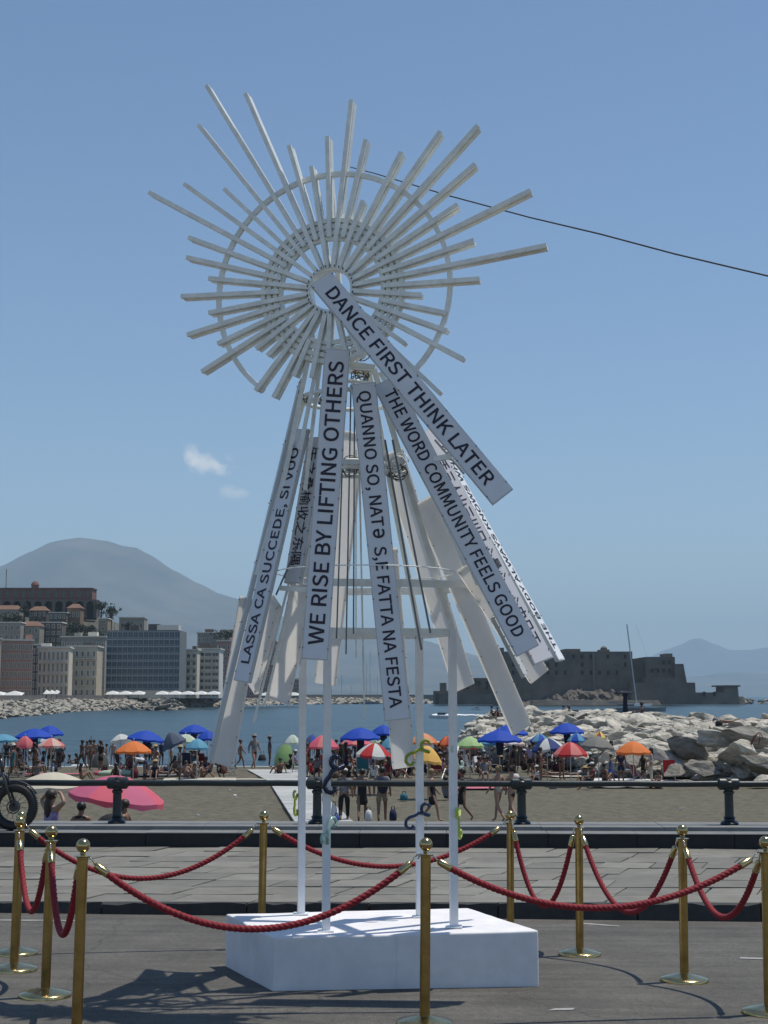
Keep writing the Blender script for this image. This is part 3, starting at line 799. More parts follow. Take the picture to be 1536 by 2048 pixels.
# ================================================================== FAR LAND
def hillmat(name, col, col2, s=.004):
    return mat(name, col, .95, var=.0, col2=col2, vscale=s, detail=9)
def ridge(name, prof, d, depth, m, base=SEA - 2, seed=1, rough=1.0, back=.5):
    """a mountain range with real depth: skyline given as photo pixels at distance d"""
    vs = []; fs = []; xs = []
    n = 150; x0, x1 = prof[0][0], prof[-1][0]
    for i in range(n + 1):
        px = x0 + (x1 - x0) * i / n
        for (a, b_) in zip(prof[:-1], prof[1:]):
            if a[0] <= px <= b_[0]:
                t = (px - a[0]) / (b_[0] - a[0]); t2 = t * t * (3 - 2 * t) * .4 + t * .6
                py = a[1] + (b_[1] - a[1]) * t2; break
        p = at(px, py, d); xs.append((p.x, max(base + 1, p.z)))
    rows = 26
    for j in range(rows + 1):
        t = j / rows * 2 - 1            # -1 front foot, 0 ridge, 1 back foot
        for i, (x, z) in enumerate(xs):
            y = d + t * depth * (1 if t < 0 else back)
            k = max(0.0, 1 - abs(t)) ** 1.25
            h = base + (z - base) * k
            nz = noise.fractal(Vector((x / depth * 5, y / depth * 5, seed)), 1.0, 2.0, 5)
            h += nz * (z - base) * .10 * rough * k * min(1, abs(t) * 4)
            vs.append((x * (1 + (y - d) / d * .15), y, max(base, h)))
    m_ = n + 1
    for j in range(rows):
        for i in range(n): fs.append((j * m_ + i, j * m_ + i + 1, (j + 1) * m_ + i + 1, (j + 1) * m_ + i))
    me = bpy.data.meshes.new(name); me.from_pydata(vs, [], fs)
    return cp(link(name, me, None, m, True), kind='structure')
hm = hillmat('mountain_slope', (.030, .045, .040), (.12, .11, .09), .0022)
ridge('volcano', [(-900, 1392), (-500, 1330), (-200, 1230), (0, 1133), (60, 1104), (105, 1083), (130, 1079), (158, 1075), (215, 1082), (250, 1093), (272, 1095), (300, 1110),
       (350, 1142), (400, 1168), (440, 1188), (480, 1199), (560, 1232), (640, 1256), (700, 1266), (810, 1274), (850, 1281), (916, 1302), (968, 1314), (1040, 1335), (1130, 1360), (1240, 1385), (1300, 1392)], 11500, 3600, hm, seed=3, rough=1.3)
ridge('far_hills', [(1180, 1392), (1240, 1345), (1290, 1318), (1330, 1300), (1360, 1290), (1385, 1278), (1400, 1276), (1430, 1288), (1460, 1300), (1500, 1300), (1540, 1294), (1600, 1280), (1700, 1300), (1900, 1360), (2100, 1392)], 24000, 3000, hm, seed=5, rough=.4)
ridge('near_hills', [(1280, 1392), (1330, 1362), (1370, 1354), (1400, 1352), (1440, 1346), (1480, 1344), (1530, 1346), (1600, 1340), (1750, 1360), (1900, 1392)], 15000, 2000, hm, seed=8, rough=.4)

# ---- rocks
def rock_mesh(seed, e=(1, .75, .55), n=16, smooth=.06, crag=False):
    rnd = random.Random(seed); bm = bmesh.new()
    for _ in range(n):
        v = Vector((rnd.gauss(0, 1), rnd.gauss(0, 1), rnd.gauss(0, 1))).normalized() * rnd.uniform(.82, 1.08)
        bm.verts.new((v.x * e[0] * .5, v.y * e[1] * .5, v.z * e[2] * .5))
    r_ = bmesh.ops.convex_hull(bm, input=bm.verts)
    bmesh.ops.delete(bm, geom=[v for v in bm.verts if not v.link_faces], context='VERTS')
    bmesh.ops.dissolve_limit(bm, angle_limit=R(12), verts=bm.verts, edges=bm.edges)
    bmesh.ops.bevel(bm, geom=bm.edges[:], offset=smooth * .25, segments=1, affect='EDGES')
    bmesh.ops.triangulate(bm, faces=bm.faces)
    if crag:
        bmesh.ops.subdivide_edges(bm, edges=[e for e in bm.edges if e.calc_length() > .16], cuts=1, use_grid_fill=True)
        bmesh.ops.subdivide_edges(bm, edges=[e for e in bm.edges if e.calc_length() > .16], cuts=1, use_grid_fill=True)
        bm.normal_update()
        for v in bm.verts:
            lay = noise.noise(Vector((v.co.x * 1.2 + seed, v.co.y * 1.2, v.co.z * 11)))
            v.co += v.normal * (lay * .055 + noise.noise(v.co * 4.5 + Vector((seed, 0, 0))) * .035)
        bmesh.ops.triangulate(bm, faces=bm.faces)
    me = bpy.data.meshes.new('boulder'); bm.to_mesh(me); bm.free(); return me
def rockmat(name, a, b, layers=True):
    m = mat(name, a, .88)
    t = m.node_tree; p = t.nodes['Principled BSDF']; tc = t.nodes.new('ShaderNodeTexCoord')
    n = t.nodes.new('ShaderNodeTexNoise'); n.inputs['Scale'].default_value = 2.6; n.inputs['Detail'].default_value = 10; n.inputs['Roughness'].default_value = .7
    mp = t.nodes.new('ShaderNodeMapping'); mp.inputs['Scale'].default_value = (1, 1, 4.5); t.links.new(tc.outputs['Object'], mp.inputs['Vector'])
    t.links.new(mp.outputs[0], n.inputs['Vector'])
    r = t.nodes.new('ShaderNodeValToRGB'); r.color_ramp.elements[0].position = .36; r.color_ramp.elements[1].position = .60
    r.color_ramp.elements[0].color = (*b, 1); r.color_ramp.elements[1].color = (*a, 1)
    t.links.new(n.outputs[0], r.inputs[0]); t.links.new(r.outputs[0], p.inputs['Base Color'])
    bp = t.nodes.new('ShaderNodeBump'); bp.inputs['Strength'].default_value = 1.0; bp.inputs['Distance'].default_value = .22
    t.links.new(n.outputs[0], bp.inputs['Height']); t.links.new(bp.outputs[0], p.inputs['Normal'])
    return m
rkm = rockmat('limestone', (.66, .62, .53), (.30, .275, .23))
rkm2 = rockmat('limestone_grey', (.30, .285, .25), (.14, .13, .11))
rocks = [rock_mesh(i, random.Random(i).choice([(1.25, .8, .5), (1.4, .75, .42), (1.05, .9, .62), (1.5, .6, .5)]), 13 + i % 7, crag=True) for i in range(16)]
for me in rocks: me.materials.append(rkm)
lowrocks = [rock_mesh(40 + i, (1.3, .8, .5), 11) for i in range(8)]
for me in lowrocks: me.materials.append(rkm)
rocks_g = []
for me in rocks[:6]:
    q = me.copy(); q.materials[0] = rkm2; rocks_g.append(q)

bw = empty('breakwater', at(1300, 1450, 84), 'long breakwater of heaped pale limestone boulders right of the beach', 'breakwater')
bo = bw.location.copy()
def toe(px):       # pixel row and level of the breakwater foot
    for (a, b_) in zip(TOE[:-1], TOE[1:]):
        if a[0] <= px <= b_[0]:
            t = (px - a[0]) / (b_[0] - a[0]); return [a[k] + (b_[k] - a[k]) * t for k in range(1, 4)]
TOE = [(925, 1482, 118, 1462), (960, 1490, 108, 1440), (1010, 1500, 100, 1429), (1100, 1522, 90, 1424), (1210, 1550, 77, 1428), (1300, 1553, 75, 1434), (1400, 1558, 73, 1438), (1540, 1572, 69, 1443), (1700, 1590, 65, 1450), (2100, 1640, 56, 1465)]
def bw_pt(px, t):
    py, d, crest = toe(px); d2 = d + 26
    d_ = d + (d2 - d) * t; z0 = CZ - (py - HOR) * d / F; z1 = CZ - (crest - HOR) * d2 / F
    z = z0 + (z1 - z0) * (t ** .42)
    return Vector(((px - CX) / F * d_, d_, z))
vs = []; fs = []; cols = 60; rw = 14
for i in range(cols + 1):
    px = 930 + 1100 * i / cols
    for j in range(rw + 1):
        p = bw_pt(px, j / rw) - bo; p.z -= .55; vs.append(p)
    p = bw_pt(px, 1) - bo; p.y += 5; p.z = SEA - 1 - bo.z; vs.append(p)
for i in range(cols):
    for j in range(rw + 1): a = i * (rw + 2) + j; fs.append((a, a + rw + 2, a + rw + 3, a + 1))
me = bpy.data.meshes.new('rubble_core'); me.from_pydata(vs, [], fs); link('rubble_core', me, bw, mat('rubble', (.10, .095, .08), .95, var=.3, vscale=2))
cand = []
rr = random.Random(5)
for j in range(17):
    t = j / 16
    n = 46 if j < 10 else 38
    for i in range(n):
        px = 932 + (1640 - 932) * (i + rr.uniform(-.35, .35) + (j % 2) * .5) / n
        if px < 930: continue
        tt = min(1, max(0, t + rr.uniform(-.035, .035)))
        p = bw_pt(px, tt ** 1.5); s = rr.choice((rr.uniform(.7, 1.3), rr.uniform(1.1, 2.2)))
        cand.append((p, s, tt, px))
cand = [c for c in cand if not (1290 < c[3] and c[2] < .02)] 
cand.sort(key=lambda c: -c[1] / c[0].y); ntot = 0; stuff = MB()
specials = [(1500, 1470, 72, 2.5), (1440, 1478, 73, 2.2), (1475, 1510, 71, 3.0), (1380, 1495, 74, 2.3), (1330, 1512, 74, 2.4), (1400, 1535, 71.5, 1.9), (1270, 1520, 76, 2.0), (1530, 1535, 69, 2.2), (1240, 1535, 76, 1.5), (1350, 1545, 72, 1.5), (1520, 1562, 67.5, 1.2)]
for (px, py, d, s) in specials:
    p = at(px, py, d); o = link('boulder', rr.choice(rocks_g + rocks[:4]), bw, loc=p - bo, rot=(rr.uniform(-.5, .5), rr.uniform(-.4, .4), rr.uniform(0, 6)))
    o.scale = (s, s * .9, s * 1.05); ntot += 1
for (p, s, tt, px) in cand:
    me_ = rr.choice(rocks); rot = (rr.uniform(-.45, .45), rr.uniform(-.3, .5), rr.uniform(-.6, .9))
    if ntot < 298 and px < 1600:
        o = link('boulder', me_, bw, loc=p - bo, rot=rot); o.scale = (s, s, s); ntot += 1
    else:
        mt = Matrix.LocRotScale(p - bo, Matrix.Rotation(rot[2], 3, 'Z').to_quaternion(), (s, s, s))
        stuff.add([mt @ v.co for v in me_.vertices], [list(q.vertices) for q in me_.polygons])
if stuff.v:
    o = stuff.obj('small_boulders', rkm, bw); o['kind'] = 'stuff'
# faint red scribble on the big block at the right
gb = MB(); c = at(1512, 1478, 70.2)
gb.tube([c + Vector((.35 * math.cos(t * .9) * (1 - t * .06), 0, .32 * math.sin(t * 1.3))) - bo for t in range(10)], .028, 5)
gb.tube([at(1500 + 8 * math.cos(t * 1.1), 1521 + 9 * math.sin(t * 1.7), 69.2) - bo for t in range(14)], .022, 5)
gb.obj('scribble', mat('faded_red_paint', (.16, .06, .055), .9), bw)

# coast rocks on the left, too small to part: one heap each
def coast(pts, k):
    i = min(int(k), len(pts) - 2); t = k - i; a, c = pts[i], pts[i + 1]
    px, yw, yt = (a[j] + (c[j] - a[j]) * t for j in range(3)); d = (CZ - SEA) * F / (yw - HOR)
    return Vector(((px - CX) / F * d, d, 0)), CZ - (yt - HOR) * d / F
def coast_n(pts, k):
    e = .15; t = coast(pts, min(k + e, len(pts) - 1.001))[0] - coast(pts, max(0, k - e))[0]; return Vector((-t.y, t.x, 0)).normalized()
def heap(name, pts, n, s0, s1, seed, m, wid=9):
    rr = random.Random(seed); b = MB()
    for _ in range(n):
        k = rr.random() * (len(pts) - 1.01); p, zt = coast(pts, k); u = rr.random(); q = p + coast_n(pts, k) * u * wid
        z = SEA + (max(.4, zt) - SEA) * (u ** .7) - .3
        s = rr.uniform(s0, s1) * (.6 + .4 * q.y / 300); me_ = rr.choice(lowrocks)
        mt = Matrix.LocRotScale(Vector((q.x, q.y, z)), Quaternion((rr.uniform(-1, 1), rr.uniform(-.3, .3), rr.uniform(-.3, .3), 1)).normalized(), (s, s, s))
        b.add([mt @ v.co for v in me_.vertices], [list(f.vertices) for f in me_.polygons])
    o = b.obj(name, m); cp(o, kind='stuff'); return o
LW = [(-160, 1455, 1400), (0, 1438, 1401), (90, 1429, 1401), (180, 1421, 1400), (300, 1418, 1400), (360, 1415, 1399), (440, 1412, 1399), (560, 1409, 1399), (700, 1408, 1399), (868, 1407, 1398)]
shm = rockmat('shore_limestone', (.46, .43, .365), (.20, .18, .15))
heap('shore_rocks', LW, 2300, 1.3, 3.0, 3, shm)
heap('shore_rocks_spur', [(285, 1420, 1404), (330, 1421, 1400), (372, 1418, 1404)], 110, 2, 4, 9, rkm2, 4)
# quay: road and promenade behind the rocks
QZ = 1.1
ks = [i * (len(LW) - 1.01) / 90 for i in range(91)]
qp = [coast(LW, k)[0] + coast_n(LW, k) * 9.5 for k in ks]
vs = []; fs = []
for i, v in enumerate(qp): vs += [(v.x, v.y, SEA - 1), (v.x, v.y, QZ), (v.x - 260, v.y + 260, QZ)]
for i in range(90): a = i * 3; fs += [(a, a + 3, a + 4, a + 1), (a + 1, a + 4, a + 5, a + 2)]
me = bpy.data.meshes.new('quay'); me.from_pydata(vs, [], fs); cp(link('quay', me, None, mat('quay_stone', (.16, .155, .14), .9, var=.2, vscale=.2)), kind='structure')

# ---- buildings on the left
glass = mat('window_glass', (.03, .04, .05), .12)
stone_trim = mat('pale_trim', (.60, .57, .50), .8)
def wallm(n, c): return mat(n, c, .88, var=.13, vscale=.35, detail=8)
def window_mesh(w_, h_, frame=.16, kind='sq'):
    b = MB(); b.cur = 0; b.box((0, -.02, h_ / 2), (w_, .06, h_)); b.cur = 1
    f = frame
    b.box((-w_ / 2 - f / 2, -.08, h_ / 2), (f, .22, h_ + f)); b.box((w_ / 2 + f / 2, -.08, h_ / 2), (f, .22, h_ + f))
    b.box((0, -.14, -f / 2), (w_ + 3 * f, .36, f)); b.box((0, -.12, h_ + f / 2 + .003), (w_ + 3 * f, .3, f))
    b.box((0, -.07, h_ / 2), (.07, .06, h_))
    me = b.mesh('window'); return me
def building(name, px0, px1, ytop, ybase, d, label, wm, rows, cols, ww=.5, wh=.62, depth=14, yaw=0, roof=None, trimm=None, cat='building', skip=None, cornice=True, glassm=None, balc=0, base_rows=0):
    cxp = (px0 + px1) / 2; s = pxm(d); W = (px1 - px0) * s; z0 = QZ - .2; ztop = CZ - (ytop - HOR) * s; H = ztop - z0
    loc = Vector(((cxp - CX) * s, d, z0)); t = empty(name, loc, label, cat, rz=yaw)
    b = MB().box((0, depth / 2, H / 2), (W, depth, H)); b.obj('wall', wm, t)
    tm = trimm or stone_trim
    if cornice:
        MB().box((0, depth / 2 - .1, H + .28), (W + .9, depth + .9, .5)).obj('cornice', tm, t)
    cw = W / cols; fh = H / (rows + .35)
    w_, h_ = cw * ww, fh * wh
    me = window_mesh(w_, h_, min(.18, cw * .09)); me.materials.append(glassm or glass); me.materials.append(tm)
    for r_ in range(rows):
        for c in range(cols):
            if skip and skip(r_, c): continue
            o = link('window', me, t); o.location = (-W / 2 + cw * (c + .5), -.01, fh * (r_ + .25) + .3)
    rb_ = random.Random(int(px0) + 7)
    for _ in range(2 + int(W / 12)):
        x_ = rb_.uniform(-W * .42, W * .42); k_ = rb_.random()
        if k_ < .45: MB().box((x_, rb_.uniform(2, 6), H + .9), (rb_.uniform(1.5, 4.5), 3, rb_.uniform(1.2, 2.6))).obj('roof_cabin', rb_.choice((wm, tm, darkw)), t)
        elif k_ < .8: MB().bar((x_, 2, H), (x_, 2, H + rb_.uniform(2.2, 4)), .10, .10).obj('antenna', darkw, t)
        else: MB().box((x_, 3, H + .8), (.9, .9, 1.8)).obj('chimney', darkw, t)
    if balc:
        for r_ in range(1, rows):
            if r_ % balc: continue
            MB().box((0, -.5, fh * (r_ + .12)), (W - .6, 1.0, .22)).obj('balcony', tm, t)
    return t, W, H
darkw = wallm('brown_stone_wall', (.10, .085, .075)); pinkw = wallm('dusty_pink_plaster', (.38, .21, .165)); creamw = wallm('cream_plaster', (.58, .52, .42)); beigew = wallm('beige_plaster', (.46, .40, .31))
darkw = wallm('brown_stone_wall', (.10, .085, .075)); rosew = wallm('rose_plaster', (.36, .20, .17)); whitew = wallm('off_white_plaster', (.58, .56, .52)); greyw = wallm('grey_plaster', (.27, .25, .215))
building('apartment_building', -70, 3, 1280, 1390, 440, 'brown apartment block cut by the left edge of the photo', beigew, 6, 7, yaw=.25)
building('apartment_building', 8, 68, 1283, 1390, 460, 'dusty pink apartment block with close rows of windows, second from the left', pinkw, 6, 8, .45, .6, yaw=.30, roof=1)
building('passage_building', 66, 84, 1292, 1390, 500, 'narrow dark building squeezed beside the dusty pink block', darkw, 6, 2, .4, .6)
building('palazzo', 80, 140, 1297, 1390, 480, 'pale palazzo with tall windows and wide cornices', creamw, 4, 7, .42, .66, yaw=.12, balc=1)
building('corner_building', 124, 212, 1276, 1390, 560, 'tall grey beige building behind the pale palazzo', greyw, 6, 9, .35, .5, depth=20)
building('stepped_building', 140, 196, 1295, 1390, 500, 'cream stepped building with small upper windows beside the palazzo', beigew, 5, 5, .38, .55, yaw=.05, balc=2)
hotelg = mat('blue_curtain_glass', (.025, .06, .10), .25, var=.5, vscale=.12)
t, W, H = building('glass_hotel', 216, 361, 1262, 1388, 520, 'wide modern hotel with blue grey glass front of many floors', wallm('hotel_grey', (.14, .155, .165)), 9, 14, .93, .74, depth=18, glassm=hotelg, trimm=mat('hotel_mullion', (.30, .33, .35), .6), cornice=False)
for r_ in range(1, 9):
    MB().box((0, -.28, H / 9.35 * (r_ + .10)), (W, .5, .42)).obj('floor_band', M['hotel_mullion'], t)
MB().box((0, -.3, 1.4), (W + .5, .8, 2.6)).obj('ground_floor_band', creamw, t)
MB().box((W * .32, 5, H + 1.1), (W * .3, 6, 1.8)).obj('roof_cabin', stone_trim, t); MB().box((W * .12, 5, H + 1.2), (4, 4, 2.4)).obj('roof_cabin', darkw, t)
building('small_building', 362, 396, 1302, 1388, 540, 'small cream building right beside the glass hotel', creamw, 6, 3, .5, .5, balc=1)
building('striped_building', 396, 440, 1300, 1388, 550, 'white banded apartment block with dark continuous windows', whitew, 7, 3, .85, .45, balc=1)
building('rose_building', 436, 552, 1284, 1390, 620, 'rose coloured apartment block behind the left panels', rosew, 7, 13, .38, .5)
building('rooftop_building', 396, 470, 1268, 1390, 700, 'dim grey brown block rising behind the banded block', greyw, 8, 9, .4, .4)
building('low_quay_building', 552, 600, 1360, 1392, 640, 'low grey building at the quay between the sculpture panels', greyw, 2, 7, .5, .5)
# awnings along the quay
aw = mat('awning_canvas', (.78, .78, .75), .8, trans=.2)
def awning(px0, px1, py, d, label):
    s = pxm(d); W = (px1 - px0) * s; p = at((px0 + px1) / 2, py, d); t = empty('awning_row', Vector((p.x, p.y, QZ)), label, 'awnings'); h = p.z - QZ
    n = max(3, int(W / 4))
    for i in range(n):
        x0 = -W / 2 + W * i / n; w_ = W / n
        b = MB(); b.add([(x0 + .06, -1.5, h), (x0 + w_ - .06, -1.5, h), (x0 + w_ - .06, 1.8, h + .7), (x0 + .06, 1.8, h + .7), (x0 + w_ / 2, 0, h + 1.25)], [(0, 1, 4), (1, 2, 4), (2, 3, 4), (3, 0, 4)])
        b.obj('canopy', aw, t); MB().box((x0 + w_ / 2, 0, h / 2 + .1), (.12, .12, h + .5)).obj('pole', darkw, t)
awning(-60, 46, 1391, 395, 'row of white awnings at the far left below the brown block')
awning(88, 118, 1388, 430, 'short white awning below the pale palazzo')
awning(212, 290, 1389, 490, 'long row of white awnings below the left half of the glass hotel')
awning(312, 440, 1389, 495, 'long row of white awnings below the right half of the glass hotel')
awning(520, 600, 1391, 560, 'row of white awnings seen between the sculpture legs')
# low clutter on the quay: dark parapet and hedge
b = MB()
for v0, v1, k0, k1 in zip(qp[:-1], qp[1:], ks[:-1], ks[1:]):
    i0 = coast_n(LW, k0) * .5; i1 = coast_n(LW, k1) * .5; e = coast_n(LW, k0) * .3
    b.hexa([v0 + e + Vector((0, 0, QZ - .1)), v1 + e + Vector((0, 0, QZ - .1)), v1 + e + i1 + Vector((0, 0, QZ - .1)), v0 + e + i0 + Vector((0, 0, QZ - .1))], [v0 + e + Vector((0, 0, QZ + .8)), v1 + e + Vector((0, 0, QZ + .8)), v1 + e + i1 + Vector((0, 0, QZ + .8)), v0 + e + i0 + Vector((0, 0, QZ + .8))])
cp(b.obj('quay_wall', mat('quay_wall_stone', (.13, .125, .115), .9, var=.3, vscale=.5)), 'long dark low wall along the quay above the shore rocks', 'wall')

# hill with terraces, villa and trees
leafm = [mat('leaf_%d' % i, c, .8, var=.35, vscale=.3) for i, c in enumerate([(.028, .042, .024), (.045, .060, .032), (.018, .028, .018)])]
barkm = mat('bark', (.06, .045, .035), .9)
vs = []; fs = []
hp = [(-260, 1215), (-40, 1220), (60, 1222), (150, 1228), (200, 1235), (215, 1245), (240, 1262), (290, 1270), (350, 1290), (400, 1330), (440, 1372)]
HILLD = 640
for i, (px, py) in enumerate(hp):
    for (dy, k) in ((-60, 0), (-40, .35), (-20, .8), (0, 1.0), (90, 1.0), (200, .0)):
        d = HILLD + dy; zt = CZ - (py - HOR) * HILLD / F
        z = QZ + (zt - QZ) * k + 1.5 * noise.noise(Vector((px * .05, dy * .05, 2)))
        vs.append(((px - CX) / F * HILLD * (1 + dy * .0004), d, z))
for i in range(len(hp) - 1):
    for j in range(5): a = i * 6 + j; fs.append((a, a + 6, a + 7, a + 1))
me = bpy.data.meshes.new('hillside'); me.from_pydata(vs, [], fs)
cp(link('hillside', me, None, mat('hill_scrub', (.055, .06, .045), .95, col2=(.12, .11, .09), vscale=.08, bump=.5, bscale=.5, bdist=1), True), kind='structure')
def on_d(px, py, d): return at(px, py, d)
def villa():
    d = 632; s = pxm(d); x0, x1 = -60, 192; zt = at(0, 1177, d).z; zb = at(0, 1228, d).z; zm = at(0, 1199, d).z
    loc = at(66, 1228, d); t = empty('hilltop_villa', loc, 'long dark red hilltop building with a row of arches', 'building'); L = loc
    X = lambda px: (px - 66) * s
    brick = wallm('dark_red_plaster', (.17, .085, .07)); st = wallm('villa_stone', (.135, .115, .10))
    MB().box(((X(x0) + X(182)) / 2, 6, (zm + zt) / 2 - L.z), (X(182) - X(x0), 10, zt - zm)).obj('upper_wall', brick, t)
    MB().box(((X(x0) + X(182)) / 2, 6, zt - L.z + .2), (X(182) - X(x0) + .8, 10.8, .4)).obj('cornice', st, t)
    # arcade: piers and arches before a dark wall
    MB().box(((X(x0) + X(190)) / 2, 7, (zb + zm) / 2 - L.z - 1), (X(190) - X(x0), 8, zm - zb + 2)).obj('arcade_back_wall', mat('arcade_shade', (.05, .045, .045), .9), t)
    n = 12; step = (X(190) - X(x0)) / n; H = zm - zb
    for i in range(n + 1):
        MB().box((X(x0) + i * step, .7, H / 2 - .8), (step * .30, 1.8, H + 1.6)).obj('pier', st, t)
    for i in range(n):
        b = MB(); cx_ = X(x0) + (i + .5) * step; r_ = step * .36; k = 8; prev = None; zc = H - r_ - .7
        for j in range(k):
            a0, a1 = math.pi * j / k, math.pi * (j + 1) / k
            p0 = (cx_ + r_ * math.cos(a0), zc + r_ * math.sin(a0)); p1 = (cx_ + r_ * math.cos(a1), zc + r_ * math.sin(a1))
            b.add([(p0[0], .1, p0[1]), (p1[0], .1, p1[1]), (p1[0], .1, H), (p0[0], .1, H)], [(0, 1, 2, 3)])
            b.add([(p0[0], .1, p0[1]), (p1[0], .1, p1[1]), (p1[0], 2, p1[1]), (p0[0], 2, p0[1])], [(3, 2, 1, 0)])
        b.obj('arch', st, t)
    wme = window_mesh(1.6, 3.0, .2); wme.materials.append(glass); wme.materials.append(st)
    for i in range(15):
        o = link('window', wme, t); o.location = (X(x0) + 2 + i * (X(182) - X(x0) - 4) / 14, .98, zm - L.z + 1.0)
    p = at(62, 1170, d); MB().lathe([(1.7, -3), (1.7, 0), (1.9, .2), (1.4, 1.2), (.7, 1.8), (0, 2.0)], 14, (X(62), 6, zt - L.z + 1.8)).obj('roof_lantern', brick, t)
    MB().bar((X(3), 6, zt - L.z), (X(3), 6, zt - L.z + 9), .25, .25).obj('mast', darkw, t)
villa()
rt = mat('terracotta_roof', (.17, .095, .065), .9, var=.2, vscale=.6)
def house(px0, px1, yt, yb, d, label, wm, roofm=None, cols=4, rows=1, depth=8):
    s = pxm(d); W = (px1 - px0) * s; p = at((px0 + px1) / 2, yb, d); H = (yb - yt) * s
    t = empty('terrace_house', p, label, 'house')
    MB().box((0, depth / 2, H / 2 - 1.5), (W, depth, H + 3)).obj('wall', wm, t)
    if roofm:
        b = MB(); b.add([(-W / 2 - .4, -.5, H), (W / 2 + .4, -.5, H), (W / 2 + .4, depth + .5, H), (-W / 2 - .4, depth + .5, H), (-W / 2 + 1.5, depth / 2, H + 2.0), (W / 2 - 1.5, depth / 2, H + 2.0)], [(0, 1, 5, 4), (1, 2, 5), (2, 3, 4, 5), (3, 0, 4), (3, 2, 1, 0)]); b.obj('roof', roofm, t)
    else: MB().box((0, depth / 2, H + .2), (W + .6, depth + .6, .4)).obj('roof_slab', stone_trim, t)
    me = window_mesh(min(1.5, W / cols * .45), min(1.9, H / rows * .5), .12); me.materials.append(glass); me.materials.append(stone_trim)
    for r_ in range(rows):
        for c in range(cols):
            o = link('window', me, t); o.location = (-W / 2 + W / cols * (c + .5), -.01, H / rows * (r_ + .25))
house(-30, 38, 1219, 1232, 618, 'long terracotta roofed house on the hill, far left', greyw, rt, 8)
house(58, 92, 1221, 1236, 616, 'small terracotta roofed house below the arches', darkw, rt, 4)
house(98, 132, 1226, 1240, 612, 'flat roofed dark house below the arches', darkw, None, 4)
house(134, 160, 1216, 1240, 617, 'ochre house below the right end of the arches', wallm('ochre_plaster', (.20, .13, .085)), rt, 3)
house(238, 288, 1236, 1262, 620, 'flat roofed villa beside the round pine, above the glass hotel', greyw, None, 4)
house(196, 214, 1238, 1290, 600, 'narrow ochre tower house right of the hill terraces', wallm('ochre_wall', (.24, .20, .14)), None, 1, 4)
house(-40, 40, 1246, 1285, 560, 'grey terrace house at the far left above the brown block', greyw, None, 7, 2)
house(40, 78, 1252, 1290, 566, 'grey gabled house above the dusty pink block', greyw, rt, 3, 2)
house(78, 122, 1246, 1300, 575, 'tall dark terrace house above the pale palazzo', darkw, None, 4, 4)
def tree(px, py0, py1, w_, d, label, n=700, flat=.6, seed=1, name='pine_tree'):
    s = pxm(d); base = at(px, py1, d); H = (py1 - py0) * s; W = w_ * s / 2; rr = random.Random(seed)
    t = empty(name, base, label, 'tree')
    b = MB(); b.tube([(0, 0, -2), (.1, 0, H * .3), (.3, 0, H * .7)], [.45, .35, .22], 8)
    for k in range(4):
        a = k * 1.7 + seed; b.tube([(.2, 0, H * .4), (W * .35 * math.cos(a), W * .35 * math.sin(a), H * .65), (W * .6 * math.cos(a), W * .6 * math.sin(a), H * .8)], [.2, .14, .07], 6)
    b.obj('trunk', barkm, t)
    for mi in range(3):
        b = MB()
        clumps = [(Vector((rr.gauss(0, .42) * W, rr.gauss(0, .42) * W, H * (1 - flat * .5) + rr.gauss(0, .17) * H * flat)), rr.uniform(.2, .38) * W) for _ in range(9)]
        for _ in range(n // 3):
            c, r_ = rr.choice(clumps); v = Vector((rr.gauss(0, 1), rr.gauss(0, 1), rr.gauss(0, .8))).normalized() * r_ * rr.uniform(.5, 1.1) + c
            q = rr.uniform(.25, .55) * max(.6, W / 5); u1 = Vector((rr.gauss(0, 1), rr.gauss(0, 1), rr.gauss(0, .6))).normalized() * q; u2 = Vector((rr.gauss(0, 1), rr.gauss(0, 1), rr.gauss(0, 1))).normalized() * q
            b.add([v - u1, v + u2, v + u1, v - u2], [(0, 1, 2, 3)])
        o = b.obj('crown', leafm[mi], t); o['kind'] = 'stuff' if False else 'part'; del o['kind']
tree(202, 1200, 1236, 32, 624, 'flat topped pine at the right end of the hilltop arches', seed=3)
tree(222, 1211, 1250, 36, 612, 'broad round pine standing out right of the hilltop', 1000, .75, 5)
tree(48, 1205, 1236, 22, 610, 'dark round tree in front of the arches', 500, .8, 8, 'round_tree')
BL_ = ['wide dark bush at the far left below the arches', 'bushy tree right of the far left wide bush', 'bushy tree below the small terracotta house', 'bushy tree in the gap between the two terrace houses', 'bushy tree below the right half of the arches', 'bushy tree under the ochre house', 'bushy tree left of the narrow ochre tower house',
  'low bush behind the tall dark terrace house', 'lowest bush right of the tall dark terrace house', 'small bush behind the top of the pale palazzo', 'bush above the grey terrace house at far left', 'bush above the grey gabled house', 'small bush on the roof line below the flat roofed villa']
for i, (px, py, ww_, d) in enumerate([(12, 1240, 50, 606), (36, 1240, 34, 607), (75, 1245, 26, 603), (100, 1262, 40, 596), (150, 1258, 46, 602), (170, 1262, 40, 600), (186, 1275, 34, 596), (130, 1275, 40, 590), (150, 1290, 40, 580), (110, 1283, 30, 584), (12, 1262, 36, 590), (60, 1265, 30, 585), (255, 1256, 18, 606)]):
    tree(px, py - 14, py + 8, ww_, d, BL_[i], 420, .9, 20 + i, 'bushy_tree')
for o in bpy.data.objects:
    if o.name.startswith('bushy_tree'): o['group'] = 'bushy trees on the hill terraces'
# roof greenery and clutter further right
tree(452, 1262, 1276, 60, 690, 'green rooftop planting above the rose block', 300, .9, 41, 'rooftop_shrub')

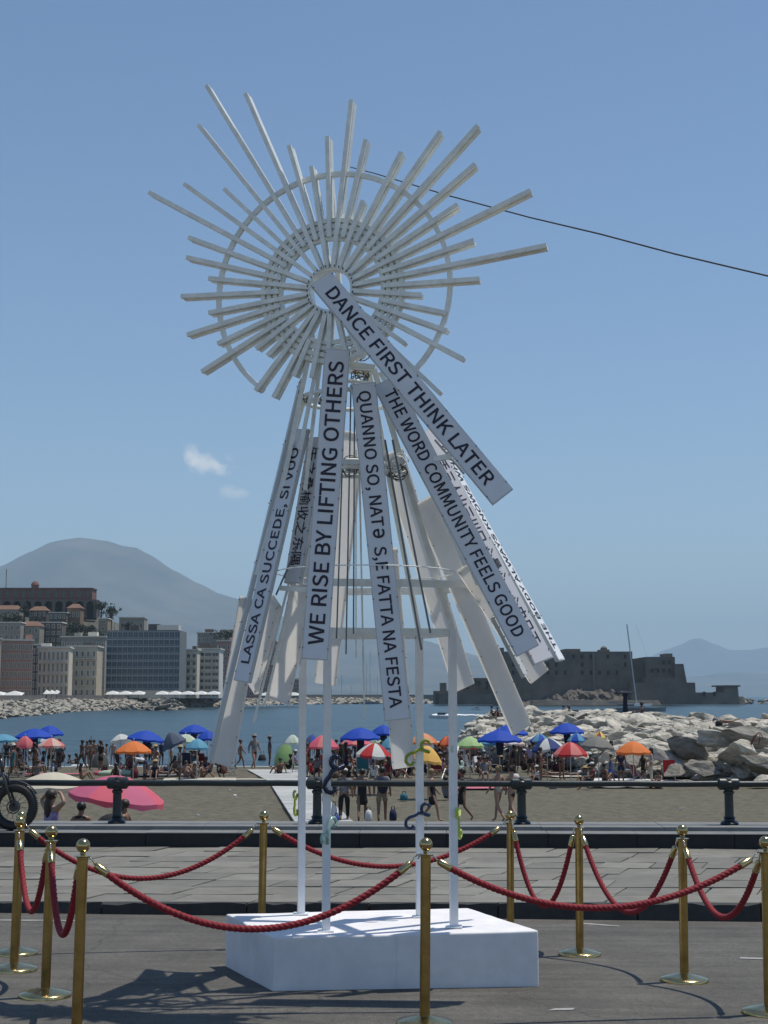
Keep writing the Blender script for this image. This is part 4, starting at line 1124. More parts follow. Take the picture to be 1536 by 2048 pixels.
# ---- castle
cw = mat('castle_stone', (.135, .115, .095), .95, var=.28, vscale=.12, bump=.6, bscale=.5, bdist=.4, detail=10)
cw2 = mat('castle_stone_pale', (.17, .15, .125), .95, var=.25, vscale=.15, bump=.6, bscale=.5, bdist=.4)
CD = 700
cs = pxm(CD); corg = at(1180, 1407, CD); corg.z = SEA
castle = empty('sea_castle', corg, 'massive dark stone castle on a rock at the water', 'castle')
def cX(px): return (px - 1180) * cs
def cZ(py): return CZ - (py - HOR) * cs - SEA
def cblock(px0, px1, yt, yb, y0, y1, m=None, batter=0.0, name='wall', bl=None, br=None):
    bl = batter if bl is None else bl; br = batter if br is None else br
    x0, x1, z0, z1 = cX(px0), cX(px1), cZ(yb), cZ(yt); f = batter * (z1 - z0) ; l = bl * (z1 - z0); r_ = br * (z1 - z0)
    return MB().hexa([(x0 - l, y0 - f, z0), (x1 + r_, y0 - f, z0), (x1 + r_, y1, z0), (x0 - l, y1, z0)], [(x0, y0, z1), (x1, y0, z1), (x1, y1, z1), (x0, y1, z1)]).obj(name, m or cw, castle)
cblock(1010, 1266, 1304, 1408, 0, 60, batter=.03, bl=0, br=0, name='main_wall')
cblock(1000, 1012, 1296, 1408, 4, 50, name='tower')
cblock(1135, 1166, 1298, 1304.5, 6, 40, name='upper_block')
cblock(1208, 1226, 1299, 1304.5, 8, 20, name='roof_turret')
MB().lathe([(cs * 7, 0), (cs * 7, .8), (cs * 4, 1.5), (0, 1.8)], 14, (cX(1217), 12, cZ(1299))).obj('turret_dome', cw, castle)
cblock(1186, 1190, 1305, 1380, -1.2, 2, cw2, name='buttress')
cblock(1266, 1292, 1325, 1408, 2, 50, batter=.02, bl=0, br=0); cblock(1266, 1275, 1318, 1325.5, 4, 20)
cblock(1290, 1348, 1315, 1408, -3, 45, batter=.03, bl=0, br=0, name='keep_wall')
cblock(1332, 1346, 1308, 1315.5, 0, 15, name='watch_turret')
cblock(1345, 1363, 1329, 1408, -5, 40, batter=.10, bl=0, br=.14, name='bastion')
cblock(1255, 1379, 1366, 1409, -12, 30, cw, batter=.02, name='lower_wall')
cblock(1282, 1345, 1356, 1367, -10, 20, cw, name='lower_terrace')
cblock(1376, 1440, 1385, 1409, -8, 10, cw2, batter=.05, name='sea_wall')
cblock(1440, 1466, 1373, 1409, -8, 10, cw2, batter=.06, name='end_gate')
cblock(1432, 1470, 1371, 1374, -9, 11, cw, name='gate_top')
cblock(1466, 1478, 1393, 1409, -6, 6, cw2, batter=.3, name='end_rocks')
cblock(880, 1010, 1388, 1409, -6, 40, cw, name='harbour_wall')
cblock(912, 1010, 1362, 1389, 4, 40, cw, name='harbour_building')
cblock(872, 916, 1382, 1409, 0, 20, cw, name='harbour_house'); cblock(884, 896, 1366, 1383, 2, 12, cw, name='harbour_tower')
cblock(940, 1006, 1356, 1363, 8, 30, cw, name='harbour_block')
cblock(1060, 1300, 1400, 1410, -22, 0, cw2, batter=.4, name='rock_shelf')
cwin = window_mesh(1.1, 1.9, .12); cwin.materials.append(mat('dark_opening', (.02, .02, .022), .8)); cwin.materials.append(cw)
rr = random.Random(11)
for (x0, x1, ys, yoff, n) in ((1020, 1260, (1318, 1334, 1350), -1.7, 14), (1296, 1342, (1330, 1346), -3.8, 4), (920, 1004, (1370, 1379), 3.9, 11), (1384, 1434, (1392,), -8.6, 5)):
    for y_ in ys:
        for i in range(n):
            if rr.random() < .3: continue
            o = link('opening', cwin, castle); o.location = (cX(x0 + (x1 - x0) * (i + .5) / n) , yoff - .03 * 0 - (cZ(1304) - cZ(y_)) * .03 * (1 if yoff == -1.7 else 0) + (1.7 if yoff == -1.7 else 0) - .15, cZ(y_))
# natural rock under the castle
vs = []; fs = []; nx, nz = 110, 22
for i in range(nx + 1):
    px = 1030 + 250 * i / nx
    k = max(.05, 1 - abs((px - 1185) / 110) ** 2.2); topz = (2 + 6 * k + 3 * noise.noise(Vector((px * .06, 0, 1)))) * min(1, (1285 - px) / 12, (px - 1025) / 12)
    for j in range(nz + 1):
        u = j / nz; z = u * max(.5, topz)
        n1 = noise.ridged_multi_fractal(Vector((px * .045, z * .16, 4.0)), 1.0, 2.1, 4, 1.0, 2.0)
        n2 = noise.noise(Vector((px * .2, z * .5, 7)))
        out = (1 - u) ** .8 * 9 * (.45 + .4 * n1) + n1 * 1.6 + n2 * 1.2 + 1.0 * (1 - u)
        vs.append((cX(px), -out, z))
for i in range(nx):
    for j in range(nz): a = i * (nz + 1) + j; fs.append((a, a + nz + 1, a + nz + 2, a + 1))
me = bpy.data.meshes.new('castle_rock'); me.from_pydata(vs, [], fs); link('castle_rock', me, castle, rockmat('castle_cliff', (.135, .115, .095), (.07, .062, .055)))
heap('castle_shore_rocks', [(1455, 1409, 1398), (1500, 1408, 1399), (1700, 1407, 1400)], 120, 1.5, 2.6, 13, rkm2, 5)
# far breakwater with masts seen between the sculpture legs
b = MB()
x0, x1 = (590 - CX) / F * 900, (900 - CX) / F * 900
b.box(((x0 + x1) / 2, 900, 0), (x1 - x0, 14, 5)); cp(b.obj('far_breakwater', rkm2), 'low far breakwater line seen between the sculpture legs', 'breakwater')
mastm = mat('mast_alloy', (.22, .23, .24), .4)
hullw = mat('white_hull', (.62, .64, .66), .35); hullg = mat('grey_hull', (.20, .23, .25), .4); canv = mat('dark_canvas', (.03, .04, .06), .8)
def sailboat(px, ybase, ytop, d, label, L=9, hull=None, lean=0):
    s = pxm(d); p = at(px, ybase, d); p.z = SEA; H = CZ - (ytop - HOR) * s - SEA
    t = empty('sailing_boat', p, label, 'boat')
    hullmesh(L, L * .28, 1.1).obj('hull', hull or hullw, t)
    MB().bar((0, 0, .5), (lean, 0, H), .16 * L / 9, .16 * L / 9).obj('mast', mastm, t)
    MB().bar((0, 0, H), (L * .48, 0, 1.2), .03, .03).obj('stay', mastm, t); MB().bar((0, 0, 1.9), (-L * .35, 0, 2.0), .25, .3).obj('boom_cover', canv, t)
    MB().box((-L * .05, 0, 1.35), (L * .35, L * .16, .5)).obj('cabin', hull or hullw, t)
    return t
def hullmesh(L, W, H):
    b = MB(); secs = [(-.5, .8, .95), (-.3, .95, .95), (0, 1, 1), (.25, .8, 1.08), (.42, .35, 1.2), (.5, .03, 1.28)]
    vs = []; 
    for (x, w_, h_) in secs:
        vs += [(x * L, -W / 2 * w_, H * h_), (x * L * .97, -W / 2 * w_ * .6, -.3), (x * L * .97, W / 2 * w_ * .6, -.3), (x * L, W / 2 * w_, H * h_)]
    fs = [(0, 1, 2, 3), (20, 23, 22, 21)]
    for i in range(5):
        a = i * 4
        for q in range(3): fs.append((a + q, a + 4 + q, a + 5 + q, a + 1 + q))
        fs.append((a + 3, a + 7, a + 4, a))
    return b.add(vs, fs)
ML_ = ['moored boat with the tallest mast seen between the legs', 'moored boat just left of the tallest mast', 'moored boat with a mast just right of the front left leg', 'moored boat just right of the tallest mast', 'moored boat with a short mast left of the thin hanging rods', 'moored boat with a short mast beside the front left leg', 'moored boat with a mast left of the lettered middle panel', 'moored boat with a mast between the two left legs']
for i, (px, yt) in enumerate([(740, 1302), (733, 1330), (683, 1350), (755, 1352), (702, 1372), (663, 1376), (775, 1362), (648, 1370)]):
    o = sailboat(px, 1402, yt, 820 + i * 7, ML_[i], 9, hullg); o['group'] = 'moored sailing boats at the far breakwater'
t = sailboat(1275, 1420, 1250, 430, 'large grey sailing boat with a tall leaning mast in front of the castle', 17, hullg, -2.6)
for o_ in t.children:
    if o_.name.startswith('mast'): o_.data.materials[0] = mat('pale_mast', (.46, .48, .50), .5)
MB().box((-6.0, 0, 2.7), (4.8, 2.6, .12)).obj('bimini', canv, t); MB().box((-6.0, -1.2, 2.0), (.1, .1, 1.5)).obj('bimini_post', mastm, t); MB().box((-3.4, 0, 2.2), (9.5, .5, .35)).obj('furled_sail', mat('pale_canvas', (.5, .51, .52), .8), t)
MB().box((1.5, 0, 1.9), (5, 1.8, .7)).obj('cabin_roof', hullw, t)
def motorboat(px, yb, w_, d, label, m=None, cab=True):
    s = pxm(d); p = at(px, yb, d); p.z = SEA; L = w_ * s; t = empty('motor_boat', p, label, 'boat', rz=0); t.rotation_euler = (0, 0, math.pi)
    hullmesh(L, L * .32, L * .12).obj('hull', m or hullw, t)
    if cab:
        MB().box((-L * .06, 0, L * .20), (L * .36, L * .22, L * .14)).obj('cabin', hullw, t); MB().box((-L * .06, 0, L * .205), (L * .365, L * .225, L * .07)).obj('windows', glass, t)
        MB().box((-L * .1, 0, L * .30), (L * .5, L * .24, L * .025)).obj('canopy', hullw, t)
        for sg in (-1, 1): MB().bar((-L * .28, sg * L * .09, L * .12), (-L * .28, sg * L * .09, L * .3), .06, .06).obj('canopy_post', mastm, t)
    return t
motorboat(880, 1428, 44, 300, 'white motor boat with canopy leaving a foaming wake')
d = 300; b = MB(); rr = random.Random(2)
for i in range(46):
    px = 864 + i * 2.6; wv = (2.2 - i * .035); y = 1430 + rr.uniform(-.6, .6)
    p0 = onz(px, y - wv, SEA + .05); p1 = onz(px + 3, y - wv * .9, SEA + .05); p2 = onz(px + 3, y + wv * .6, SEA + .08); p3 = onz(px, y + wv * .6, SEA + .08)
    b.add([p3, p2, p1, p0], [(0, 1, 2, 3)])
cp(b.obj('boat_wake', foamm), kind='stuff')
motorboat(952, 1415, 20, 480, 'small white cabin boat left of the slanting blank panel')
motorboat(1148, 1419, 34, 420, 'low dark open boat anchored in front of the castle rock', hullg, False)
motorboat(1224, 1423, 46, 395, 'grey inflatable boat beside the large sailing boat', hullg, False)
motorboat(1095, 1424, 14, 380, 'tiny white dinghy near the breakwater tip', None, False)
motorboat(800, 1404, 18, 700, 'small pale boat far out beside the leg of the sculpture')
# ================================================================== BEACH: people
J0 = {'pel': (0, 0, .93), 'sp': (0, .0, 1.10), 'ch': (0, .0, 1.30), 'nk': (0, .01, 1.46), 'hb': (0, .0, 1.54), 'hd': (0, -.01, 1.62), 'tp': (0, 0, 1.69),
      'sL': (-.17, 0, 1.40), 'eL': (-.23, .02, 1.12), 'wL': (-.26, -.03, .88), 'fL': (-.265, -.06, .79), 'sR': (.17, 0, 1.40), 'eR': (.23, .02, 1.12), 'wR': (.26, -.03, .88), 'fR': (.265, -.06, .79),
      'hL': (-.09, 0, .89), 'kL': (-.10, -.02, .50), 'aL': (-.11, .02, .09), 'tL': (-.12, -.14, .035), 'hR': (.09, 0, .89), 'kR': (.10, -.02, .50), 'aR': (.11, .02, .09), 'tR': (.12, -.14, .035)}
E0 = [('pel', 'sp'), ('sp', 'ch'), ('ch', 'nk'), ('nk', 'hb'), ('hb', 'hd'), ('hd', 'tp'), ('ch', 'sL'), ('sL', 'eL'), ('eL', 'wL'), ('wL', 'fL'), ('ch', 'sR'), ('sR', 'eR'), ('eR', 'wR'), ('wR', 'fR'),
      ('pel', 'hL'), ('hL', 'kL'), ('kL', 'aL'), ('aL', 'tL'), ('pel', 'hR'), ('hR', 'kR'), ('kR', 'aR'), ('aR', 'tR')]
RAD = {'pel': .125, 'sp': .115, 'ch': .13, 'nk': .055, 'hb': .062, 'hd': .098, 'tp': .062, 's': .06, 'e': .042, 'w': .030, 'f': .026, 'h': .090, 'k': .056, 'a': .038, 't': .032}
def rad(j, k=1.0): return (RAD.get(j) or RAD[j[0]]) * k
POSES = {
 'stand': {},
 'walk': {'kL': (-.10, -.16, .52), 'aL': (-.10, -.22, .10), 'tL': (-.10, -.36, .06), 'kR': (.10, .06, .50), 'aR': (.10, .34, .16), 'tR': (.10, .26, .05), 'eL': (-.23, .12, 1.14), 'wL': (-.25, .10, .90), 'fL': (-.25, .06, .82), 'eR': (.23, -.08, 1.13), 'wR': (.24, -.24, .93), 'fR': (.24, -.30, .87)},
 'hands_up': {'eL': (-.36, -.02, 1.52), 'wL': (-.20, -.05, 1.68), 'fL': (-.12, -.04, 1.70), 'eR': (.36, -.02, 1.52), 'wR': (.20, -.05, 1.68), 'fR': (.12, -.04, 1.70)},
 'one_up': {'eR': (.22, -.02, 1.66), 'wR': (.20, -.03, 1.90), 'fR': (.20, -.03, 1.99)},
 'hold': {'eL': (-.24, -.02, 1.13), 'wL': (-.08, -.22, 1.12), 'fL': (-.01, -.24, 1.13), 'eR': (.24, -.02, 1.13), 'wR': (.08, -.24, 1.07), 'fR': (.02, -.26, 1.07)},
 'hips': {'eL': (-.36, .04, 1.16), 'wL': (-.19, -.03, 1.00), 'fL': (-.13, -.08, .98), 'eR': (.36, .04, 1.16), 'wR': (.19, -.03, 1.00), 'fR': (.13, -.08, .98)},
 'bend': {'sp': (0, -.16, 1.03), 'ch': (0, -.38, 1.10), 'nk': (0, -.53, 1.12), 'hb': (0, -.60, 1.12), 'hd': (0, -.68, 1.10), 'tp': (0, -.75, 1.08), 'sL': (-.17, -.46, 1.09), 'eL': (-.20, -.48, .82), 'wL': (-.18, -.54, .60), 'fL': (-.17, -.56, .52), 'sR': (.17, -.46, 1.09), 'eR': (.20, -.48, .82), 'wR': (.18, -.54, .60), 'fR': (.17, -.56, .52)},
 'sit': {'pel': (0, 0, .13), 'sp': (0, .03, .30), 'ch': (0, .05, .50), 'nk': (0, .04, .66), 'hb': (0, .02, .74), 'hd': (0, .0, .82), 'tp': (0, .0, .89), 'sL': (-.17, .04, .60), 'eL': (-.26, .14, .36), 'wL': (-.28, .20, .10), 'fL': (-.28, .15, .04), 'sR': (.17, .04, .60), 'eR': (.24, -.10, .42), 'wR': (.14, -.30, .44), 'fR': (.10, -.36, .45),
         'hL': (-.09, -.04, .12), 'kL': (-.14, -.38, .44), 'aL': (-.15, -.66, .06), 'tL': (-.16, -.80, .04), 'hR': (.09, -.04, .12), 'kR': (.13, -.40, .42), 'aR': (.15, -.70, .06), 'tR': (.16, -.84, .04)},
 'chair': {'pel': (0, 0, .42), 'sp': (0, .04, .58), 'ch': (0, .07, .78), 'nk': (0, .07, .93), 'hb': (0, .05, 1.01), 'hd': (0, .03, 1.09), 'tp': (0, .03, 1.16), 'sL': (-.17, .07, .87), 'eL': (-.26, -.02, .62), 'wL': (-.24, -.24, .58), 'fL': (-.22, -.32, .58), 'sR': (.17, .07, .87), 'eR': (.26, -.02, .62), 'wR': (.24, -.24, .58), 'fR': (.22, -.32, .58),
           'hL': (-.09, -.05, .41), 'kL': (-.12, -.44, .43), 'aL': (-.12, -.50, .07), 'tL': (-.12, -.64, .035), 'hR': (.09, -.05, .41), 'kR': (.12, -.44, .43), 'aR': (.13, -.56, .07), 'tR': (.13, -.70, .035)},
 'lie': {'pel': (0, 0, .13), 'sp': (.17, 0, .13), 'ch': (.37, 0, .14), 'nk': (.53, 0, .14), 'hb': (.61, 0, .15), 'hd': (.69, 0, .17), 'tp': (.76, 0, .18), 'sL': (.46, -.17, .12), 'eL': (.30, -.30, .07), 'wL': (.52, -.38, .05), 'fL': (.60, -.36, .05), 'sR': (.46, .17, .12), 'eR': (.22, .26, .07), 'wR': (-.02, .26, .05), 'fR': (-.10, .26, .05),
         'hL': (-.04, -.09, .12), 'kL': (-.43, -.11, .22), 'aL': (-.78, -.11, .07), 'tL': (-.84, -.13, .13), 'hR': (-.04, .09, .12), 'kR': (-.43, .11, .08), 'aR': (-.84, .12, .06), 'tR': (-.90, .14, .12)},
 'crouch': {'pel': (0, .08, .36), 'sp': (0, .0, .52), 'ch': (0, -.08, .70), 'nk': (0, -.14, .85), 'hb': (0, -.17, .92), 'hd': (0, -.20, 1.00), 'tp': (0, -.20, 1.07), 'sL': (-.17, -.10, .80), 'eL': (-.22, -.26, .58), 'wL': (-.10, -.42, .52), 'fL': (-.06, -.46, .50), 'sR': (.17, -.10, .80), 'eR': (.22, -.26, .58), 'wR': (.10, -.42, .55), 'fR': (.06, -.46, .54),
            'hL': (-.09, .04, .34), 'kL': (-.18, -.34, .48), 'aL': (-.13, -.08, .09), 'tL': (-.15, -.24, .035), 'hR': (.09, .04, .34), 'kR': (.18, -.34, .46), 'aR': (.13, -.06, .09), 'tR': (.15, -.22, .035)},
}
def skin_mesh(J, edges, radf, root, sub=1, name='body', extra=None):
    ids = []; 
    for e in edges:
        for j in e:
            if j not in ids: ids.append(j)
    if root in ids: ids.remove(root); ids.insert(0, root)
    me = bpy.data.meshes.new('sk'); me.from_pydata([J[j] for j in ids], [(ids.index(a), ids.index(b)) for a, b in edges], [])
    o = bpy.data.objects.new('sk', me); C.objects.link(o)
    sm = o.modifiers.new('s', 'SKIN'); sm.use_smooth_shade = True; sm.branch_smoothing = .3
    for i, j in enumerate(ids):
        r = radf(j); sv = me.skin_vertices[0].data[i]; sv.radius = r if isinstance(r, tuple) else (r, r); sv.use_root = (i == 0)
    ss = o.modifiers.new('u', 'SUBSURF'); ss.levels = sub; ss.render_levels = sub
    dg = bpy.context.evaluated_depsgraph_get(); dg.update()
    out = bpy.data.meshes.new_from_object(o.evaluated_get(dg)); out.name = name
    bpy.data.objects.remove(o); bpy.data.meshes.remove(me)
    if len(out.polygons): out.polygons.foreach_set('use_smooth', [True] * len(out.polygons))
    return out
CACHE = {}
def getj(pose):
    J = {k: Vector(v) for k, v in J0.items()}
    for k, v in POSES[pose].items(): J[k] = Vector(v)
    return J
def body_mesh(pose):
    k = ('b', pose)
    if k not in CACHE:
        J = getj(pose); Jx = dict(J); ed = list(E0)
        m_ = skin_mesh(Jx, ed, lambda j: (rad(j) * 1.12, rad(j) * .86) if j in ('pel', 'sp', 'ch') else rad(j), 'pel')
        # nose and ears joined to the same mesh
        fwd = Vector((0, -1, 0)); 
        bm = bmesh.new(); bm.from_mesh(m_); up = (J['tp'] - J['hb']).normalized(); sd = up.cross(fwd); 
        sd = sd.normalized() if sd.length > .1 else Vector((1, 0, 0)); f2 = sd.cross(up).normalized() * (1 if sd.cross(up).dot(fwd) > 0 else -1)
        for (c, r) in ((J['hd'] + f2 * .098 - up * .01, .016), (J['hd'] + sd * .093, .020), (J['hd'] - sd * .093, .020)):
            bmesh.ops.create_icosphere(bm, subdivisions=1, radius=r, matrix=Matrix.Translation(c))
        bm.to_mesh(m_); bm.free(); CACHE[k] = m_
        m_.polygons.foreach_set('use_smooth', [True] * len(m_.polygons))
    return CACHE[k]
def cloth_mesh(pose, kind):
    k = (kind, pose)
    if k in CACHE: return CACHE[k]
    J = getj(pose); mid = lambda a, b, t: J[a].lerp(J[b], t); r = {}
    def put(n, v, rr): J[n] = Vector(v); r[n] = rr
    if kind in ('shorts', 'trunks', 'trousers', 'briefs'):
        f = {'briefs': .12, 'trunks': .40, 'shorts': .72, 'trousers': .99}[kind]; ed = [('c_top', 'pel'), ('pel', 'hL'), ('pel', 'hR'), ('hL', 'cL'), ('hR', 'cR')]
        put('c_top', mid('pel', 'sp', .45), .125); r['pel'] = .138; r['hL'] = r['hR'] = .102
        for s in 'LR':
            if f > .75: put('c' + s, mid('h' + s, 'k' + s, 1.0), .072); put('d' + s, mid('k' + s, 'a' + s, .85), .055); ed.append(('c' + s, 'd' + s))
            else: put('c' + s, mid('h' + s, 'k' + s, f), .095 - f * .012)
        root = 'pel'
    elif kind in ('shirt', 'tank', 'longsleeve'):
        ed = [('pel', 'sp'), ('sp', 'ch'), ('ch', 'c_n'), ('ch', 'sL'), ('ch', 'sR')]; put('c_n', mid('ch', 'nk', .75), .075)
        r.update({'pel': .138, 'sp': .130, 'ch': .145, 'sL': .072, 'sR': .072}); root = 'sp'
        if kind != 'tank':
            f = .65 if kind == 'shirt' else .95
            for s in 'LR': put('c' + s, mid('s' + s, 'e' + s, f), .058); ed.append(('s' + s, 'c' + s))
            if kind == 'longsleeve':
                for s in 'LR': put('d' + s, mid('e' + s, 'w' + s, .85), .042); ed.append(('c' + s, 'd' + s))
    elif kind == 'bikini_top':
        put('c1', mid('sp', 'ch', .45), .128); put('c2', mid('sp', 'ch', .95), .139); ed = [('c1', 'c2')]; root = 'c1'
    elif kind == 'swimsuit':
        put('c0', J['pel'] , .136); put('c1', J['sp'], .124); put('c2', mid('sp', 'ch', .8), .138); ed = [('c0', 'c1'), ('c1', 'c2'), ('c0', 'hL'), ('c0', 'hR')]; r['hL'] = r['hR'] = .098; root = 'c0'
    elif kind == 'dress':
        kk = (J['kL'] + J['kR']) / 2; put('c0', mid('pel', 'sp', 0), .145); put('cm', J['pel'].lerp(kk, .55), .175); put('ce', J['pel'].lerp(kk, .95), .19); put('c1', J['sp'], .125); put('c2', mid('sp', 'ch', .9), .142)
        ed = [('ce', 'cm'), ('cm', 'c0'), ('c0', 'c1'), ('c1', 'c2'), ('c2', 'sL'), ('c2', 'sR')]; r['sL'] = r['sR'] = .066; root = 'c0'
    CACHE[k] = skin_mesh(J, ed, lambda j: (r[j] * 1.14, r[j] * .90) if j in ('pel', 'sp', 'ch', 'c0', 'c1', 'c2', 'cm', 'ce', 'c_top') else r[j], root, 1, kind)
    return CACHE[k]
def hair_mesh(pose, kind):
    k = ('hair' + kind, pose)
    if k in CACHE: return CACHE[k]
    J = getj(pose); up = (J['tp'] - J['hb']).normalized(); fw = Vector((0, -1, 0)); c = J['hd'] + up * .025
    lie = pose == 'lie'
    back = Vector((0, .03, 0)) if not lie else Vector((.03, 0, .0))
    b = MB()
    if kind == 'hat': 
        b.lathe([(.20, .035), (.20, .045), (.11, .055), (.105, .10), (.07, .135), (0, .14)], 14, c)
    elif kind == 'cap':
        b.lathe([(.108, .02), (.110, .05), (.09, .095), (.05, .12), (0, .125)], 14, c); b.box(c + Vector((0, -.13, .03)), (.14, .11, .012))
    else:
        b.ell(c + back, (.108, .112, .104), 12, 8)
        if kind == 'long': b.ell(J['nk'] + Vector((0, .075, -.03)) if not lie else J['nk'] + Vector((.2, 0, .02)), (.10, .05, .20) if not lie else (.2, .1, .05), 10, 7)
        if kind == 'bun': b.ell(c + Vector((0, .10, .07)), (.05, .05, .05), 8, 6)
    me = b.mesh('hair'); me.polygons.foreach_set('use_smooth', [True] * len(me.polygons)); CACHE[k] = me; return me
SK = {'fair': mat('skin_fair', (.34, .20, .14), .55), 'tan': mat('skin_tan', (.20, .105, .065), .5), 'dark': mat('skin_deep', (.10, .052, .033), .5)}
HC = {'black': mat('hair_black', (.008, .006, .006), .5), 'brown': mat('hair_brown', (.030, .018, .010), .55), 'blond': mat('hair_blond', (.22, .15, .07), .6), 'grey': mat('hair_grey', (.20, .19, .18), .7), 'white': mat('cap_white', (.62, .62, .60), .8), 'straw': mat('hat_straw', (.40, .30, .15), .8), 'navy': mat('cap_navy', (.01, .015, .05), .8)}
COLS = {'black': (.010, .010, .012), 'white': (.62, .62, .62), 'navy': (.010, .016, .055), 'blue': (.02, .07, .30), 'teal': (.02, .13, .17), 'red': (.40, .02, .025), 'wine': (.12, .01, .02), 'pink': (.50, .13, .18), 'grey': (.15, .155, .17), 'khaki': (.22, .18, .12), 'orange': (.55, .16, .03), 'green': (.03, .13, .06), 'floral': (.30, .22, .42), 'yellow': (.55, .42, .06), 'lilac': (.30, .24, .38), 'cream': (.45, .42, .35), 'sky': (.12, .30, .42), 'brown': (.09, .055, .035)}
def clothm(c):
    if c == 'floral': return mat('cloth_floral', (.40, .34, .52), .85, col2=(.10, .06, .18), vscale=16)
    if c == 'pattern': return mat('cloth_pattern', (.03, .035, .07), .85, col2=(.30, .30, .34), vscale=22)
    return mat('cloth_' + c, COLS[c], .85, var=.12, vscale=8)
used_labels = set()
FACE = {'cam': 0, 'away': math.pi, 'left': -math.pi / 2, 'right': math.pi / 2, 'fl': -.7, 'fr': .7, 'al': -2.4, 'ar': 2.4}
PEOPLE = 0
def person(px, yf, pose, face, skin, hair, wear, label, h=1.0, pos=None, wide=1.0, group=None):
    """px, yf: photo pixel of the feet or seat on the sand"""
    loc = Vector(pos) if pos is not None else onsand(px, yf)
    rz = FACE[face] if isinstance(face, str) else face
    t = empty('person', loc, label, 'person', group, rz=rz); t.scale = (h * wide, h * wide, h)
    def L(n, me, m):
        o = bpy.data.objects.new(n, me); C.objects.link(o); o.parent = t
        if not me.materials: me.materials.append(m)
        o.material_slots[0].link = 'OBJECT'; o.material_slots[0].material = m; return o
    L('body', body_mesh(pose), SK[skin])
    hk, hc = hair.split(':'); L('hat' if hk in ('hat', 'cap') else 'hair', hair_mesh(pose, hk), HC[hc])
    if hk in ('hat', 'cap'): L('hair', hair_mesh(pose, 'short'), HC['brown'])
    for w_ in wear.split():
        kd, c = w_.split(':'); L(kd, cloth_mesh(pose, kd), clothm(c))
    return t
S_ = 'short:'
